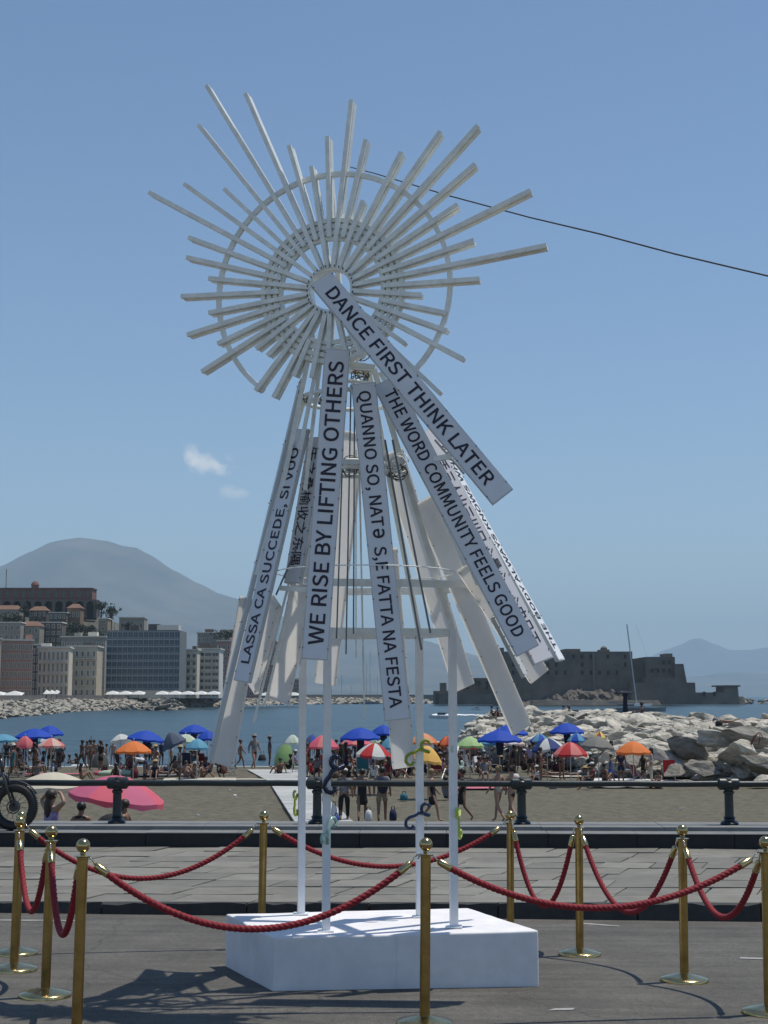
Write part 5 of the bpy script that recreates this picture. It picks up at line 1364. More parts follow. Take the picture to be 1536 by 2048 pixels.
P_ = [
 # px, feet y, pose, facing, skin, hair, clothes, label, scale
 (26, 1556, 'walk', 'left', 'tan', 'cap:white', 'dress:teal', 'person in a white cap and teal dress walking at the far left', 1.0),
 (12, 1538, 'stand', 'cam', 'dark', S_ + 'black', 'shirt:black shorts:black', 'person in black clothes at the left edge under the pale blue parasol', 1),
 (33, 1536, 'hands_up', 'right', 'tan', S_ + 'brown', 'trunks:navy', 'tanned man reaching up beside the folding chair at far left', 1),
 (99, 1541, 'stand', 'away', 'tan', S_ + 'black', 'bikini_top:grey shorts:black', 'person seen from behind in black skirt below the striped pink parasol', 1.0),
 (112, 1535, 'stand', 'right', 'dark', S_ + 'black', 'trunks:black', 'dark haired man standing beside the navy folding chair', .98),
 (60, 1530, 'chair', 'right', 'tan', 'cap:white', 'shirt:grey shorts:navy', 'person seated under the blue parasols at the left, white cap', 1),
 (84, 1546, 'chair', 'left', 'dark', S_ + 'black', 'shirt:navy trousers:black', 'person in dark clothes seated in front of the striped pink parasol', 1),
 (139, 1530, 'sit', 'right', 'dark', S_ + 'black', 'trunks:black', 'leftmost of the two people sitting by the water left of the standing group', 1),
 (151, 1531, 'sit', 'left', 'tan', 'long:black', 'swimsuit:black', 'woman in black swimsuit sitting by the water', 1),
 (163, 1540, 'walk', 'fl', 'dark', S_ + 'black', 'shorts:brown', 'bare chested man in brown shorts at the left of the shoreline group', 1),
 (173, 1535, 'hold', 'cam', 'tan', 'long:brown', 'bikini_top:wine briefs:wine', 'woman in a wine coloured bikini in the shoreline group', .95),
 (187, 1532, 'one_up', 'away', 'tan', S_ + 'black', 'trunks:wine', 'man raising one arm high in the shoreline group', 1),
 (202, 1530, 'walk', 'left', 'tan', S_ + 'brown', 'trunks:black', 'bare chested man leaning at the right of the shoreline group', 1),
 (225, 1534, 'stand', 'away', 'fair', S_ + 'grey', 'trunks:grey', 'pale bare backed man beside the white parasol', .95),
 (240, 1543, 'sit', 'right', 'tan', S_ + 'brown', 'swimsuit:red', 'person in red swimsuit sitting left of the orange parasol', .9),
 (262, 1536, 'chair', 'cam', 'tan', S_ + 'black', 'shirt:wine trunks:black', 'person in wine shirt seated below the large orange parasol', 1),
 (301, 1530, 'stand', 'cam', 'dark', 'long:black', 'tank:brown shorts:black', 'dark haired woman standing behind the large orange parasol', 1),
 (291, 1560, 'bend', 'left', 'fair', S_ + 'brown', 'shirt:white shorts:blue', 'person bending over in white shirt and blue shorts', .98),
 (313, 1543, 'chair', 'left', 'fair', 'cap:white', 'shirt:white shorts:grey', 'person in white seated right of the orange parasol', .95),
 (342, 1536, 'stand', 'right', 'tan', S_ + 'black', 'shirt:white shorts:khaki', 'person in white shirt standing by the tilted grey parasol', 1.0),
 (357, 1537, 'sit', 'left', 'tan', 'long:black', 'tank:pink shorts:grey', 'woman in pink top sitting right of the man in white shirt', 1),
 (368, 1534, 'stand', 'left', 'tan', 'long:black', 'dress:pink', 'woman in a pink dress below the sky blue parasol', .78),
 (381, 1541, 'chair', 'cam', 'tan', 'hat:straw', 'shirt:navy shorts:navy', 'person in a straw hat seated beside the sculpture panel', 1),
 (395, 1538, 'chair', 'left', 'dark', 'cap:white', 'shirt:black shorts:black', 'person with pale cap and black clothes next to the straw hat', 1),
 (372, 1556, 'sit', 'fr', 'fair', S_ + 'brown', 'trunks:wine', 'leftmost of the sunbathers sitting on towels beside the left panels', .95),
 (389, 1560, 'sit', 'fl', 'tan', 'cap:white', 'swimsuit:black', 'sunbather in white cap and black swimsuit on the towels', .95),
 (404, 1557, 'sit', 'right', 'fair', 'long:brown', 'bikini_top:red briefs:red', 'sunbather in red bikini on the towels', .95),
 (421, 1558, 'chair', 'left', 'tan', S_ + 'black', 'trunks:navy', 'bare chested person in a low chair behind the lowest left panel', .95),
 (330, 1550, 'lie', 'cam', 'tan', S_ + 'black', 'trunks:black', 'sunbather lying on a towel right of the bending person', .9),
 (481, 1538, 'walk', 'right', 'tan', S_ + 'brown', 'briefs:brown', 'tanned person walking just right of the lowest left panel', 1.0),
 (508, 1541, 'walk', 'fr', 'fair', 'hat:grey', 'longsleeve:grey trunks:black', 'woman in grey hooded top and black shorts on the boardwalk', 1.18),
 (539, 1534, 'stand', 'right', 'dark', 'cap:grey', 'shirt:navy trunks:navy', 'man in navy standing at the end of the boardwalk', 1.12),
 (567, 1525, 'one_up', 'cam', 'tan', S_ + 'brown', 'trunks:black', 'tanned person standing by the green beach tent', .95),
 (623, 1552, 'sit', 'right', 'tan', 'cap:grey', 'shirt:red shorts:black', 'person in a red shirt sitting between the left sculpture legs', 1.05),
 (636, 1535, 'stand', 'away', 'dark', S_ + 'black', 'tank:wine shorts:black', 'dark clad person standing below the pink parasol between the legs', .98),
 (634, 1556, 'chair', 'cam', 'dark', S_ + 'black', 'shirt:grey shorts:black', 'person in grey seated between the left sculpture legs', 1),
 (672, 1535, 'stand', 'left', 'tan', S_ + 'black', 'shirt:black shorts:navy', 'person in black shirt just right of the front left leg', 1),
 (690, 1552, 'stand', 'away', 'tan', 'long:brown', 'dress:navy', 'person in a navy dress standing in front of the red striped parasol', 1.0),
 (704, 1540, 'chair', 'right', 'tan', S_ + 'brown', 'swimsuit:red', 'woman in red swimsuit seated left of the red striped parasol', 1),
 (728, 1537, 'chair', 'cam', 'fair', S_ + 'grey', 'shirt:lilac shorts:grey', 'person in lilac shirt below the red striped parasol', 1),
 (757, 1533, 'chair', 'left', 'fair', 'long:brown', 'tank:pink shorts:white', 'woman in pink seated at the right end of the red striped parasol', 1),
 (771, 1556, 'sit', 'left', 'fair', S_ + 'blond', 'trunks:red', 'fair person in red trunks on the sand left of the lowest middle panel', 1),
 (748, 1558, 'sit', 'away', 'tan', S_ + 'black', 'shirt:white shorts:grey', 'dark haired person in white shirt seen from behind near the teal chair', 1.1),
 (800, 1548, 'chair', 'right', 'dark', S_ + 'black', 'shirt:black trousers:black', 'person all in black seated below the lowest middle panel', 1),
 (818, 1552, 'sit', 'left', 'dark', S_ + 'black', 'shirt:black shorts:black', 'person in black sitting between lowest middle panel and sculpture leg', 1),
 (858, 1556, 'stand', 'left', 'fair', 'bun:blond', 'swimsuit:black', 'fair haired woman in black swimsuit right of the back right leg', .62),
 (862, 1543, 'chair', 'right', 'fair', S_ + 'grey', 'shirt:cream shorts:grey', 'grey haired person below the yellow parasol', 1),
 (888, 1546, 'chair', 'left', 'tan', 'cap:white', 'tank:black trunks:black', 'person with white cap seated on the red chair by the brown tent', 1),
 (893, 1527, 'stand', 'cam', 'dark', S_ + 'black', 'tank:wine shorts:black', 'person standing behind the brown tent', .95),
 (938, 1536, 'chair', 'right', 'tan', 'long:brown', 'swimsuit:black', 'woman in black swimsuit seated below the pale green parasol', 1),
 (955, 1532, 'stand', 'left', 'dark', S_ + 'black', 'trunks:navy', 'slim dark person standing right of the pale green parasol', 1),
 (968, 1530, 'chair', 'cam', 'fair', 'cap:white', 'shirt:grey shorts:white', 'person in grey shirt and white cap under the big blue parasol', 1),
 (985, 1536, 'chair', 'right', 'tan', S_ + 'black', 'shirt:navy shorts:black', 'person in navy seated under the big blue parasol', 1),
 (1006, 1530, 'chair', 'left', 'tan', 'long:brown', 'tank:lilac shorts:grey', 'woman in lilac top under the big blue parasol', 1),
 (1022, 1532, 'stand', 'away', 'fair', S_ + 'grey', 'shirt:grey shorts:navy', 'grey haired man standing at the right end of the big blue parasol', .92),
 (1040, 1540, 'hips', 'cam', 'tan', S_ + 'brown', 'trunks:teal', 'tanned man in teal trunks with hands on hips', 1.05),
 (1051, 1530, 'stand', 'left', 'dark', S_ + 'black', 'shirt:black shorts:black', 'man in black standing left of the blue and white parasol', 1.18),
 (1066, 1545, 'walk', 'left', 'dark', S_ + 'black', 'shirt:navy shorts:navy', 'person in navy stepping past the blue and white parasol', 1),
 (1086, 1539, 'sit', 'right', 'fair', S_ + 'brown', 'trunks:black', 'person sitting below the blue and white parasol', 1),
 (1120, 1540, 'sit', 'cam', 'tan', 'cap:white', 'swimsuit:wine', 'person with pale cap sitting below the red parasol', 1),
 (1132, 1541, 'chair', 'left', 'tan', S_ + 'black', 'tank:wine shorts:black', 'person in wine top seated below the red parasol', .95),
 (1158, 1537, 'chair', 'left', 'dark', S_ + 'black', 'shirt:navy trunks:navy', 'person in navy seated between the red and grey parasols', 1),
 (1108, 1552, 'lie', 'cam', 'tan', S_ + 'brown', 'briefs:black', 'sunbather lying flat in front of the blue and white parasol', .95),
 (1140, 1553, 'lie', .3, 'dark', S_ + 'black', 'trunks:brown', 'sunbather lying flat in front of the red parasol', .9),
 (1198, 1546, 'sit', 'left', 'tan', 'hat:white', 'shirt:black shorts:black', 'person in black with a white sun hat sitting below the grey parasol', 1.1),
 (1208, 1541, 'chair', 'left', 'dark', S_ + 'black', 'tank:brown trunks:black', 'dark haired person seated behind the white sun hat', 1.05),
 (1222, 1563, 'stand', 'left', 'tan', S_ + 'black', 'dress:blue', 'child wrapped in a blue towel in front of the grey parasol', .78),
 (1196, 1530, 'sit', 'cam', 'fair', S_ + 'brown', 'swimsuit:white', 'person in white in the shade of the grey parasol', 1),
 (1287, 1563, 'stand', 'ar', 'tan', 'long:black', 'dress:black', 'person with long black hair in a black dress right of the orange parasol', .82),
 (1303, 1565, 'hold', 'left', 'fair', 'long:black', 'tank:white trousers:cream', 'long haired woman in white top and cream trousers', .98),
 (1338, 1562, 'chair', 'left', 'tan', S_ + 'black', 'trunks:red', 'boy sitting on the red folding chair near the rocks', .82),
 (1256, 1548, 'sit', 'right', 'tan', S_ + 'brown', 'trunks:pink', 'person sitting low under the right hand orange parasol', .9),
]
for row in P_:
    px, yf, pose, face, skin, hair, wear, label, h = row
    person(px, yf, pose, face, skin, hair, wear, label, h)
P2_ = [
 (22, 1528, 'chair', 'right', 'dark', S_ + 'black', 'shirt:navy shorts:black', 'person in navy seated under the edge cut pale blue parasol', 1),
 (48, 1533, 'stand', 'cam', 'dark', S_ + 'black', 'tank:black shorts:navy', 'dark figure standing in the shade of the front left blue parasol', .98),
 (71, 1538, 'stand', 'away', 'tan', 'long:black', 'dress:black', 'woman in black dress in the shade of the front left blue parasol', 1),
 (90, 1528, 'sit', 'left', 'dark', S_ + 'black', 'trunks:black', 'person sitting behind the man with bare back', 1),
 (180, 1541, 'hold', 'right', 'dark', S_ + 'black', 'trunks:black', 'dark man with folded arms in the middle of the shoreline group', 1.02),
 (194, 1530, 'hips', 'cam', 'tan', 'long:brown', 'swimsuit:black', 'woman in black swimsuit between the arm raiser and the leaning man', .95),
 (212, 1531, 'stand', 'left', 'tan', S_ + 'black', 'trunks:red', 'person in red trunks at the right end of the shoreline group', .9),
 (252, 1530, 'stand', 'right', 'dark', S_ + 'black', 'tank:black shorts:black', 'dark person standing in the shade left of the orange parasol pole', .95),
 (277, 1540, 'chair', 'right', 'dark', S_ + 'black', 'shirt:black shorts:black', 'person in black seated right of the wine shirt under the orange parasol', 1),
 (322, 1532, 'hips', 'away', 'dark', S_ + 'black', 'tank:navy shorts:black', 'person in navy tank top standing left of the slate parasol pole', .98),
 (350, 1546, 'sit', 'right', 'tan', 'long:black', 'swimsuit:black', 'woman in black swimsuit sitting in front of the man in white shirt', .95),
 (385, 1530, 'stand', 'left', 'dark', S_ + 'black', 'tank:black shorts:black', 'dark figure standing in the shade of the sky blue left parasol', 1),
 (412, 1548, 'sit', 'cam', 'dark', 'cap:navy', 'shirt:navy shorts:navy', 'person in navy cap sitting by the wine red lounger', 1),
 (434, 1546, 'chair', 'right', 'tan', S_ + 'black', 'tank:wine shorts:black', 'person in wine top seated just behind the lowest left panel', 1),
 (470, 1535, 'stand', 'left', 'tan', 'long:brown', 'bikini_top:black briefs:black', 'woman in black bikini half behind the lowest left panel', .95),
 (580, 1540, 'sit', 'left', 'dark', S_ + 'black', 'shirt:black shorts:black', 'person in black sitting at the mouth of the green tent', 1),
 (592, 1543, 'chair', 'right', 'tan', 'cap:white', 'shirt:lilac shorts:grey', 'person with lilac shirt seated left of the back left leg', 1),
 (618, 1538, 'stand', 'right', 'dark', S_ + 'black', 'tank:black shorts:navy', 'dark figure in the shade of the grey blue parasol', 1),
 (646, 1545, 'sit', 'left', 'tan', 'hat:grey', 'swimsuit:black', 'person with grey sun hat sitting under the pink parasol', 1.05),
 (664, 1541, 'chair', 'left', 'tan', 'long:black', 'tank:wine shorts:black', 'woman in wine top seated under the right edge of the pink parasol', 1),
 (683, 1536, 'hold', 'cam', 'dark', S_ + 'black', 'tank:black shorts:black', 'dark figure beneath the left half of the middle blue parasol', 1),
 (712, 1538, 'stand', 'away', 'tan', S_ + 'black', 'shirt:navy shorts:black', 'person in navy shirt beneath the pole of the middle blue parasol', .98),
 (720, 1546, 'sit', 'right', 'dark', S_ + 'black', 'trunks:black', 'person sitting left of the red striped parasol pole', 1),
 (742, 1548, 'chair', 'left', 'tan', S_ + 'black', 'tank:black shorts:navy', 'person in black tank top seated right of the red striped parasol pole', 1),
 (765, 1546, 'chair', 'cam', 'dark', S_ + 'black', 'shirt:wine shorts:black', 'person in wine shirt seated below the left sky blue middle parasol', 1),
 (783, 1540, 'stand', 'right', 'tan', S_ + 'black', 'tank:navy shorts:black', 'person in navy tank top just left of the lowest middle panel', .95),
 (790, 1557, 'sit', 'right', 'tan', 'cap:white', 'swimsuit:navy', 'woman in navy swimsuit and white cap left of the black chair', 1.05),
 (826, 1546, 'chair', 'left', 'dark', S_ + 'black', 'shirt:black trousers:black', 'person in black seated behind the back right leg', 1.02),
 (850, 1549, 'sit', 'right', 'tan', 'hat:white', 'tank:black shorts:black', 'person with white hat sitting under the yellow parasol', 1.0),
 (870, 1541, 'stand', 'left', 'dark', S_ + 'black', 'shirt:wine shorts:black', 'person in wine shirt standing at the yellow parasol edge', .92),
 (880, 1550, 'chair', 'cam', 'dark', 'cap:grey', 'shirt:navy shorts:black', 'person with grey cap seated in the wine red chair area', 1),
 (899, 1552, 'sit', 'left', 'tan', S_ + 'grey', 'shirt:white shorts:grey', 'grey haired person in white just left of the front right leg', 1.05),
 (925, 1544, 'chair', 'right', 'dark', S_ + 'black', 'tank:black shorts:navy', 'person in black tank top seated just right of the front right leg', 1),
 (946, 1539, 'hips', 'cam', 'tan', S_ + 'black', 'trunks:black', 'man in black trunks beneath the right edge of the green parasol', .97),
 (975, 1545, 'sit', 'left', 'dark', S_ + 'black', 'shirt:black shorts:black', 'person in black sitting left of the pale grey chair', 1.05),
 (997, 1534, 'stand', 'right', 'dark', S_ + 'black', 'tank:black shorts:black', 'dark figure standing near the pole of the big blue parasol', .98),
 (1013, 1543, 'chair', 'left', 'tan', S_ + 'black', 'shirt:brown shorts:black', 'person in brown shirt seated between the pale grey and brown chairs', 1.05),
 (1031, 1537, 'hold', 'left', 'dark', S_ + 'black', 'trunks:brown', 'man in brown trunks beneath the flat pale pink parasol', 1),
 (1060, 1550, 'stand', 'away', 'tan', S_ + 'black', 'shirt:lilac shorts:black', 'person in lilac shirt left of the blue and white parasol pole', .95),
 (1078, 1546, 'chair', 'right', 'dark', S_ + 'black', 'shirt:black shorts:navy', 'person in black seated beneath the left of the blue and white parasol', 1),
 (1098, 1543, 'sit', 'left', 'tan', 'hat:white', 'swimsuit:black', 'woman with white hat sitting right of the blue and white parasol pole', 1),
 (1146, 1536, 'stand', 'left', 'dark', S_ + 'black', 'tank:wine shorts:black', 'dark figure beneath the plain red parasol', .85),
 (1172, 1541, 'chair', 'right', 'tan', S_ + 'black', 'trunks:wine', 'person in wine trunks seated beneath the left of the grey parasol', 1),
 (1184, 1538, 'hips', 'cam', 'dark', S_ + 'black', 'shirt:black shorts:black', 'person in black standing in the shade of the grey parasol', .85),
]
for row in P2_:
    px, yf, pose, face, skin, hair, wear, label, h = row
    person(px, yf, pose, face, skin, hair, wear, label, h)
# bigger figures on the walkway behind the railing
person(652, 1645, 'walk', 'al', 'tan', 'long:brown', 'shirt:black shorts:black', 'person in black walking behind the front left sculpture leg', 1.0)
person(688, 1645, 'walk', 'away', 'tan', 'cap:white', 'shirt:pattern trousers:black', 'person in white cap, patterned shirt and black trousers behind the railing', 1.0, wide=1.12)
person(724, 1644, 'walk', 'away', 'tan', S_ + 'black', 'dress:black', 'person in a long black dress behind the railing', 1.0, wide=1.05)
mn = person(764, 1645, 'walk', 'away', 'tan', S_ + 'black', 'shirt:grey shorts:khaki', 'man in khaki shorts with dark backpack behind the railing', 1.04, wide=1.08)
person(864, 1644, 'walk', 'right', 'fair', S_ + 'blond', 'dress:black', 'blond person in black behind the back right leg', 1.0)
person(925, 1643, 'walk', 'left', 'tan', S_ + 'black', 'shirt:black dress:black', 'person in a black robe partly hidden by the front right leg', 1.0)
person(997, 1645, 'walk', 'al', 'fair', 'bun:blond', 'swimsuit:cream', 'blond girl in a cream swimsuit walking left of the railing post', 1.06)
person(1024, 1645, 'walk', 'al', 'fair', 'bun:brown', 'bikini_top:black trunks:black', 'brown haired girl in black shorts right of the blond girl', 1.06)
# close to the wall, only their upper halves show
def near(px, ytop, d, pose, face, skin, hair, wear, label, full=1.69, h=1.0, wide=1.0):
    p = at(px, ytop, d); return person(0, 0, pose, face, skin, hair, wear, label, h, pos=(p.x, p.y, p.z - full * h), wide=wide)
near(104, 1584, 27, 'hands_up', 'ar', 'fair', 'long:brown', 'tank:floral dress:floral', 'long haired woman in lilac patterned dress holding her hair, near the bicycle', full=1.69)
near(164, 1606, 31, 'chair', 'away', 'tan', S_ + 'black', 'tank:black shorts:black', 'boy in a black tank top seen from behind below the parapet', full=1.18, h=.95)
near(247, 1600, 32, 'sit', 'left', 'tan', S_ + 'brown', 'swimsuit:black', 'person sitting behind the leftmost full railing post', full=.92)
# people on the breakwater
def on_rock(px, yb, d, pose, face, skin, hair, wear, label, h=1.0): 
    p = at(px, yb, d); return person(0, 0, pose, face, skin, hair, wear, label, h, pos=p)
on_rock(984, 1433, 118, 'sit', 'right', 'dark', S_ + 'black', 'trunks:black', 'leftmost of the three people sitting on the breakwater tip', .95)
on_rock(995, 1434, 118, 'sit', 'cam', 'dark', S_ + 'black', 'trunks:navy', 'middle one of the three people sitting on the breakwater tip', .85)
on_rock(1006, 1433, 118, 'sit', 'left', 'tan', 'long:black', 'swimsuit:black', 'rightmost of the three people sitting on the breakwater tip', .95)
on_rock(1128, 1434, 108, 'sit', 'right', 'tan', S_ + 'black', 'trunks:black', 'left one of the pair sitting on the rocks before the castle', .95)
on_rock(1137, 1434, 108, 'sit', 'left', 'tan', 'long:brown', 'swimsuit:black', 'right one of the pair sitting on the rocks before the castle', .9)
on_rock(1283, 1438, 100, 'sit', 'left', 'dark', S_ + 'black', 'trunks:black', 'person sitting alone on the rocks beside the dark post', 1.25)
on_rock(1455, 1447, 90, 'lie', 'cam', 'tan', S_ + 'brown', 'briefs:brown', 'sunbather lying on top of the rocks at the right', .9)

# ================================================================== parasols
def pcol(n, c): return mat('parasol_' + n, c, .75, var=.05, vscale=3, trans=.30)
PC = {'blue': pcol('blue', (.006, .07, .50)), 'sky': pcol('sky', (.12, .36, .52)), 'orange': pcol('orange', (.80, .22, .05)), 'pink': pcol('pink', (.72, .13, .19)), 'hotpink': pcol('hotpink', (.60, .14, .25)), 'white': pcol('white', (.66, .68, .66)), 'cream': pcol('cream', (.66, .62, .50)), 'red': pcol('red', (.52, .03, .035)), 'grey': pcol('grey', (.22, .22, .20)), 'slate': pcol('slate', (.08, .11, .17)), 'green': pcol('green', (.42, .62, .28)), 'yellow': pcol('yellow', (.80, .48, .12)), 'salmon': pcol('salmon', (.70, .22, .20)), 'peach': pcol('peach', (.78, .36, .20)), 'navy': pcol('navy', (.012, .04, .20)), 'mint': pcol('mint', (.50, .62, .46)), 'brown': pcol('brown', (.12, .065, .045)), 'lemon': pcol('lemon', (.75, .68, .15)), 'stripe': pcol('stripe_pale', (.70, .48, .42))}
polem = mat('parasol_pole', (.45, .45, .44), .4, metal=.3)
dk = mat('dark_bundle', (.012, .016, .035), .9)
PAR = []; BAGS = []
def parasol(x0, x1, yt, yr, d, ca, cb, label, tilt=0.0, tdir=0.0, wrap=False, n=8, pos=None, group='parasols on the beach'):
    r = (x1 - x0) / 2 * pxm(d); top = at((x0 + x1) / 2, yt, d); h = max(.25, (yr - yt) * pxm(d)); gz = sand_z(d)
    base = Vector((top.x, top.y, gz)); t = empty('parasol', base, label, 'parasol', group, rz=random.uniform(0, .7))
    Ht = top.z - gz; q = Matrix.Rotation(R(tilt), 3, Vector((math.sin(tdir), math.cos(tdir), 0)))
    zinv = Matrix.Rotation(-t.rotation_euler.z, 3, 'Z')
    b = MB(); rings = 5; seg = n * 4; apex = Vector((0, 0, Ht))
    vs = [apex]; 
    for i in range(1, rings + 1):
        u = i / rings
        for k in range(seg):
            a = 2 * math.pi * k / seg; ph = (k % 4) / 4; sc = 1 - .035 * math.sin(ph * math.pi) * u
            vs.append(apex + zinv @ (q @ (Matrix.Rotation(t.rotation_euler.z, 3, 'Z') @ Vector((r * u * sc * math.cos(a), r * u * sc * math.sin(a), -h * (u ** 1.7) - .0 + .03 * math.sin(ph * math.pi) * u * (-1))))))
    for k in range(seg): vs.append(vs[1 + (rings - 1) * seg + k] + Vector((0, 0, -.10 - .03 * ((k % 4) == 2))))
    b.v = [tuple(v) for v in vs]
    for k in range(seg):
        mi = (k // 4) % 2
        b.f.append([0, 1 + k, 1 + (k + 1) % seg]); b.m.append(mi)
        for i in range(rings):
            a0 = 1 + i * seg; a1 = a0 + seg; b.f.append([a0 + k, a1 + k, a1 + (k + 1) % seg, a0 + (k + 1) % seg]); b.m.append(mi)
    o = b.obj('canopy', [PC[ca], PC[cb]], t); autosmooth(o, 25)
    MB().tube([(0, 0, -.3), (0, 0, Ht + .07)], .022, 8).obj('pole', polem, t)
    rb = MB()
    for k in range(n):
        e = Vector(vs[1 + (rings - 1) * seg + k * 4]); rb.bar((0, 0, Ht - .35), apex.lerp(e, .55) - Vector((0, 0, .02)), .012, .012)
    o = rb.obj('ribs', polem, t); o['kind'] = 'stuff'
    MB().ell((0, 0, Ht + .08), (.03, .03, .05), 8, 6).obj('finial', polem, t)
    if wrap: MB().tube([(0, 0, Ht - 1.25), (.02, 0, Ht - .9), (0, .02, Ht - .5), (0, 0, Ht - .22)], [.13, .20, .22, .10], 9).obj('hanging_bundle', dk, t, True)
    PAR.append((base.x, base.y, label)); return t
for a in [
 (-22, 36, 1468, 1479, 80, 'sky', 'sky', 'pale blue parasol cut by the left edge'),
 (31, 107, 1457, 1472, 82, 'blue', 'blue', 'deep blue parasol in front of another at the far left', 0, 0, True),
 (72, 127, 1451, 1467, 86, 'blue', 'blue', 'deep blue parasol behind the other at the far left', 0, 0, True),
 (33, 68, 1472, 1488, 78, 'salmon', 'pink', 'salmon pink parasol tucked below the far left blue one', 14, 1.2),
 (73, 104, 1472, 1482, 84, 'sky', 'white', 'small pale blue parasol behind the striped pink one'),
 (77, 129, 1476, 1490, 72, 'stripe', 'salmon', 'pale pink striped parasol at the left near the man with bare back'),
 (220, 262, 1468, 1480, 80, 'white', 'white', 'white parasol behind the orange one at the left', -10, .5),
 (256, 332, 1461, 1477, 79, 'blue', 'blue', 'wide deep blue parasol above the left orange one', 6, 0, True),
 (232, 303, 1482, 1501, 66, 'orange', 'orange', 'large orange parasol at the left'),
 (314, 364, 1465, 1490, 76, 'slate', 'slate', 'slate grey parasol tilted to the left', -24, 0),
 (348, 395, 1468, 1482, 82, 'mint', 'white', 'pale mint parasol right of the slate one'),
 (358, 420, 1449, 1463, 88, 'blue', 'blue', 'high deep blue parasol left of the sculpture panels', 0, 0, True),
 (394, 436, 1461, 1476, 83, 'blue', 'blue', 'deep blue parasol partly behind the left sculpture panels'),
 (372, 417, 1477, 1494, 74, 'sky', 'sky', 'sky blue parasol just left of the sculpture panels'),
 (569, 602, 1469, 1484, 80, 'white', 'mint', 'white parasol beside the green tent'),
 (608, 642, 1469, 1484, 82, 'slate', 'blue', 'grey blue parasol half hidden between the left sculpture legs'),
 (614, 679, 1470, 1492, 76, 'pink', 'salmon', 'pink parasol seen behind the front left sculpture leg'),
 (680, 746, 1474, 1487, 82, 'pink', 'salmon', 'wide pink parasol below the middle blue one'),
 (681, 760, 1455, 1475, 78, 'blue', 'blue', 'large deep blue parasol right of the front left leg', 0, 0, True),
 (741, 792, 1450, 1466, 87, 'blue', 'blue', 'deep blue parasol partly behind the middle sculpture panel', 0, 0, True),
 (714, 786, 1486, 1509, 63, 'red', 'white', 'red parasol with white stripes and print', 5, .4),
 (758, 804, 1474, 1494, 78, 'sky', 'sky', 'sky blue parasol left of the lowest middle panel'),
 (740, 764, 1474, 1484, 84, 'mint', 'green', 'little pale green parasol behind the red striped one'),
 (818, 876, 1466, 1484, 80, 'peach', 'orange', 'peach orange parasol between the right sculpture legs'),
 (822, 888, 1491, 1519, 60, 'yellow', 'yellow', 'yellow parasol behind the olive curl', 8, 0),
 (876, 912, 1472, 1488, 82, 'orange', 'red', 'orange and red parasol left of the front right leg'),
 (912, 967, 1473, 1490, 76, 'green', 'green', 'pale green parasol right of the front right leg'),
 (904, 955, 1484, 1493, 80, 'red', 'salmon', 'dark red parasol low behind the pale green one'),
 (955, 1043, 1460, 1479, 74, 'blue', 'blue', 'big deep blue parasol in front of the slanting blank panel', 0, 0, True),
 (981, 1056, 1449, 1466, 84, 'blue', 'blue', 'deep blue parasol rising behind the big blue one', 0, 0, True),
 (960, 1000, 1476, 1486, 84, 'sky', 'sky', 'pale blue parasol glimpsed under the big blue one'),
 (1006, 1050, 1478, 1486, 82, 'stripe', 'white', 'flat pale pink parasol right under the big blue one'),
 (1099, 1168, 1446, 1463, 84, 'blue', 'blue', 'high deep blue parasol before the rocks', 0, 0, True),
 (1061, 1127, 1476, 1496, 72, 'navy', 'white', 'blue and white segmented parasol', -6, 0),
 (1060, 1099, 1468, 1481, 84, 'sky', 'blue', 'mid blue parasol behind the blue and white one'),
 (1134, 1172, 1466, 1480, 83, 'sky', 'blue', 'sky blue parasol behind the red one'),
 (1107, 1174, 1484, 1507, 68, 'red', 'salmon', 'plain red parasol right of the blue and white one'),
 (1163, 1229, 1472, 1492, 71, 'grey', 'grey', 'grey parasol before the rocks', 5, 0),
 (1186, 1212, 1463, 1474, 80, 'lemon', 'red', 'small yellow and red parasol peeking over the grey one'),
 (1232, 1300, 1482, 1503, 69, 'orange', 'orange', 'orange parasol at the right near the rocks'),
 ]: parasol(*a)
def par_near(cx, ytop, w_, yr, d, c1, c2, label, tilt, tdir, n=8):
    return parasol(cx - w_ / 2, cx + w_ / 2, ytop, yr, d, c1, c2, label, tilt, tdir, n=n, group=None)
par_near(106, 1544, 150, 1570, 34, 'cream', 'cream', 'cream parasol close to the wall behind the bicycle', 0, 0)
par_near(240, 1551, 190, 1592, 33, 'hotpink', 'pink', 'large pink parasol close to the wall, tilted', 8, .15)
# folded parasol cloth lying on the sand
b = MB(); p = onsand(235, 1551); b.ell((0, 0, .12), (1.1, .45, .2), 14, 8); o = b.obj('cloth_heap', PC['mint'], None, True); o.location = p; cp(o, 'pale green cloth heap on the sand above the pink parasol', 'cloth')
b = MB(); p = onsand(208, 1550); b.ell((0, 0, .10), (.6, .35, .16), 12, 8); o = b.obj('cloth_heap', PC['pink'], None, True); o.location = p; cp(o, 'pale pink cloth heap on the sand beside the green one', 'cloth')

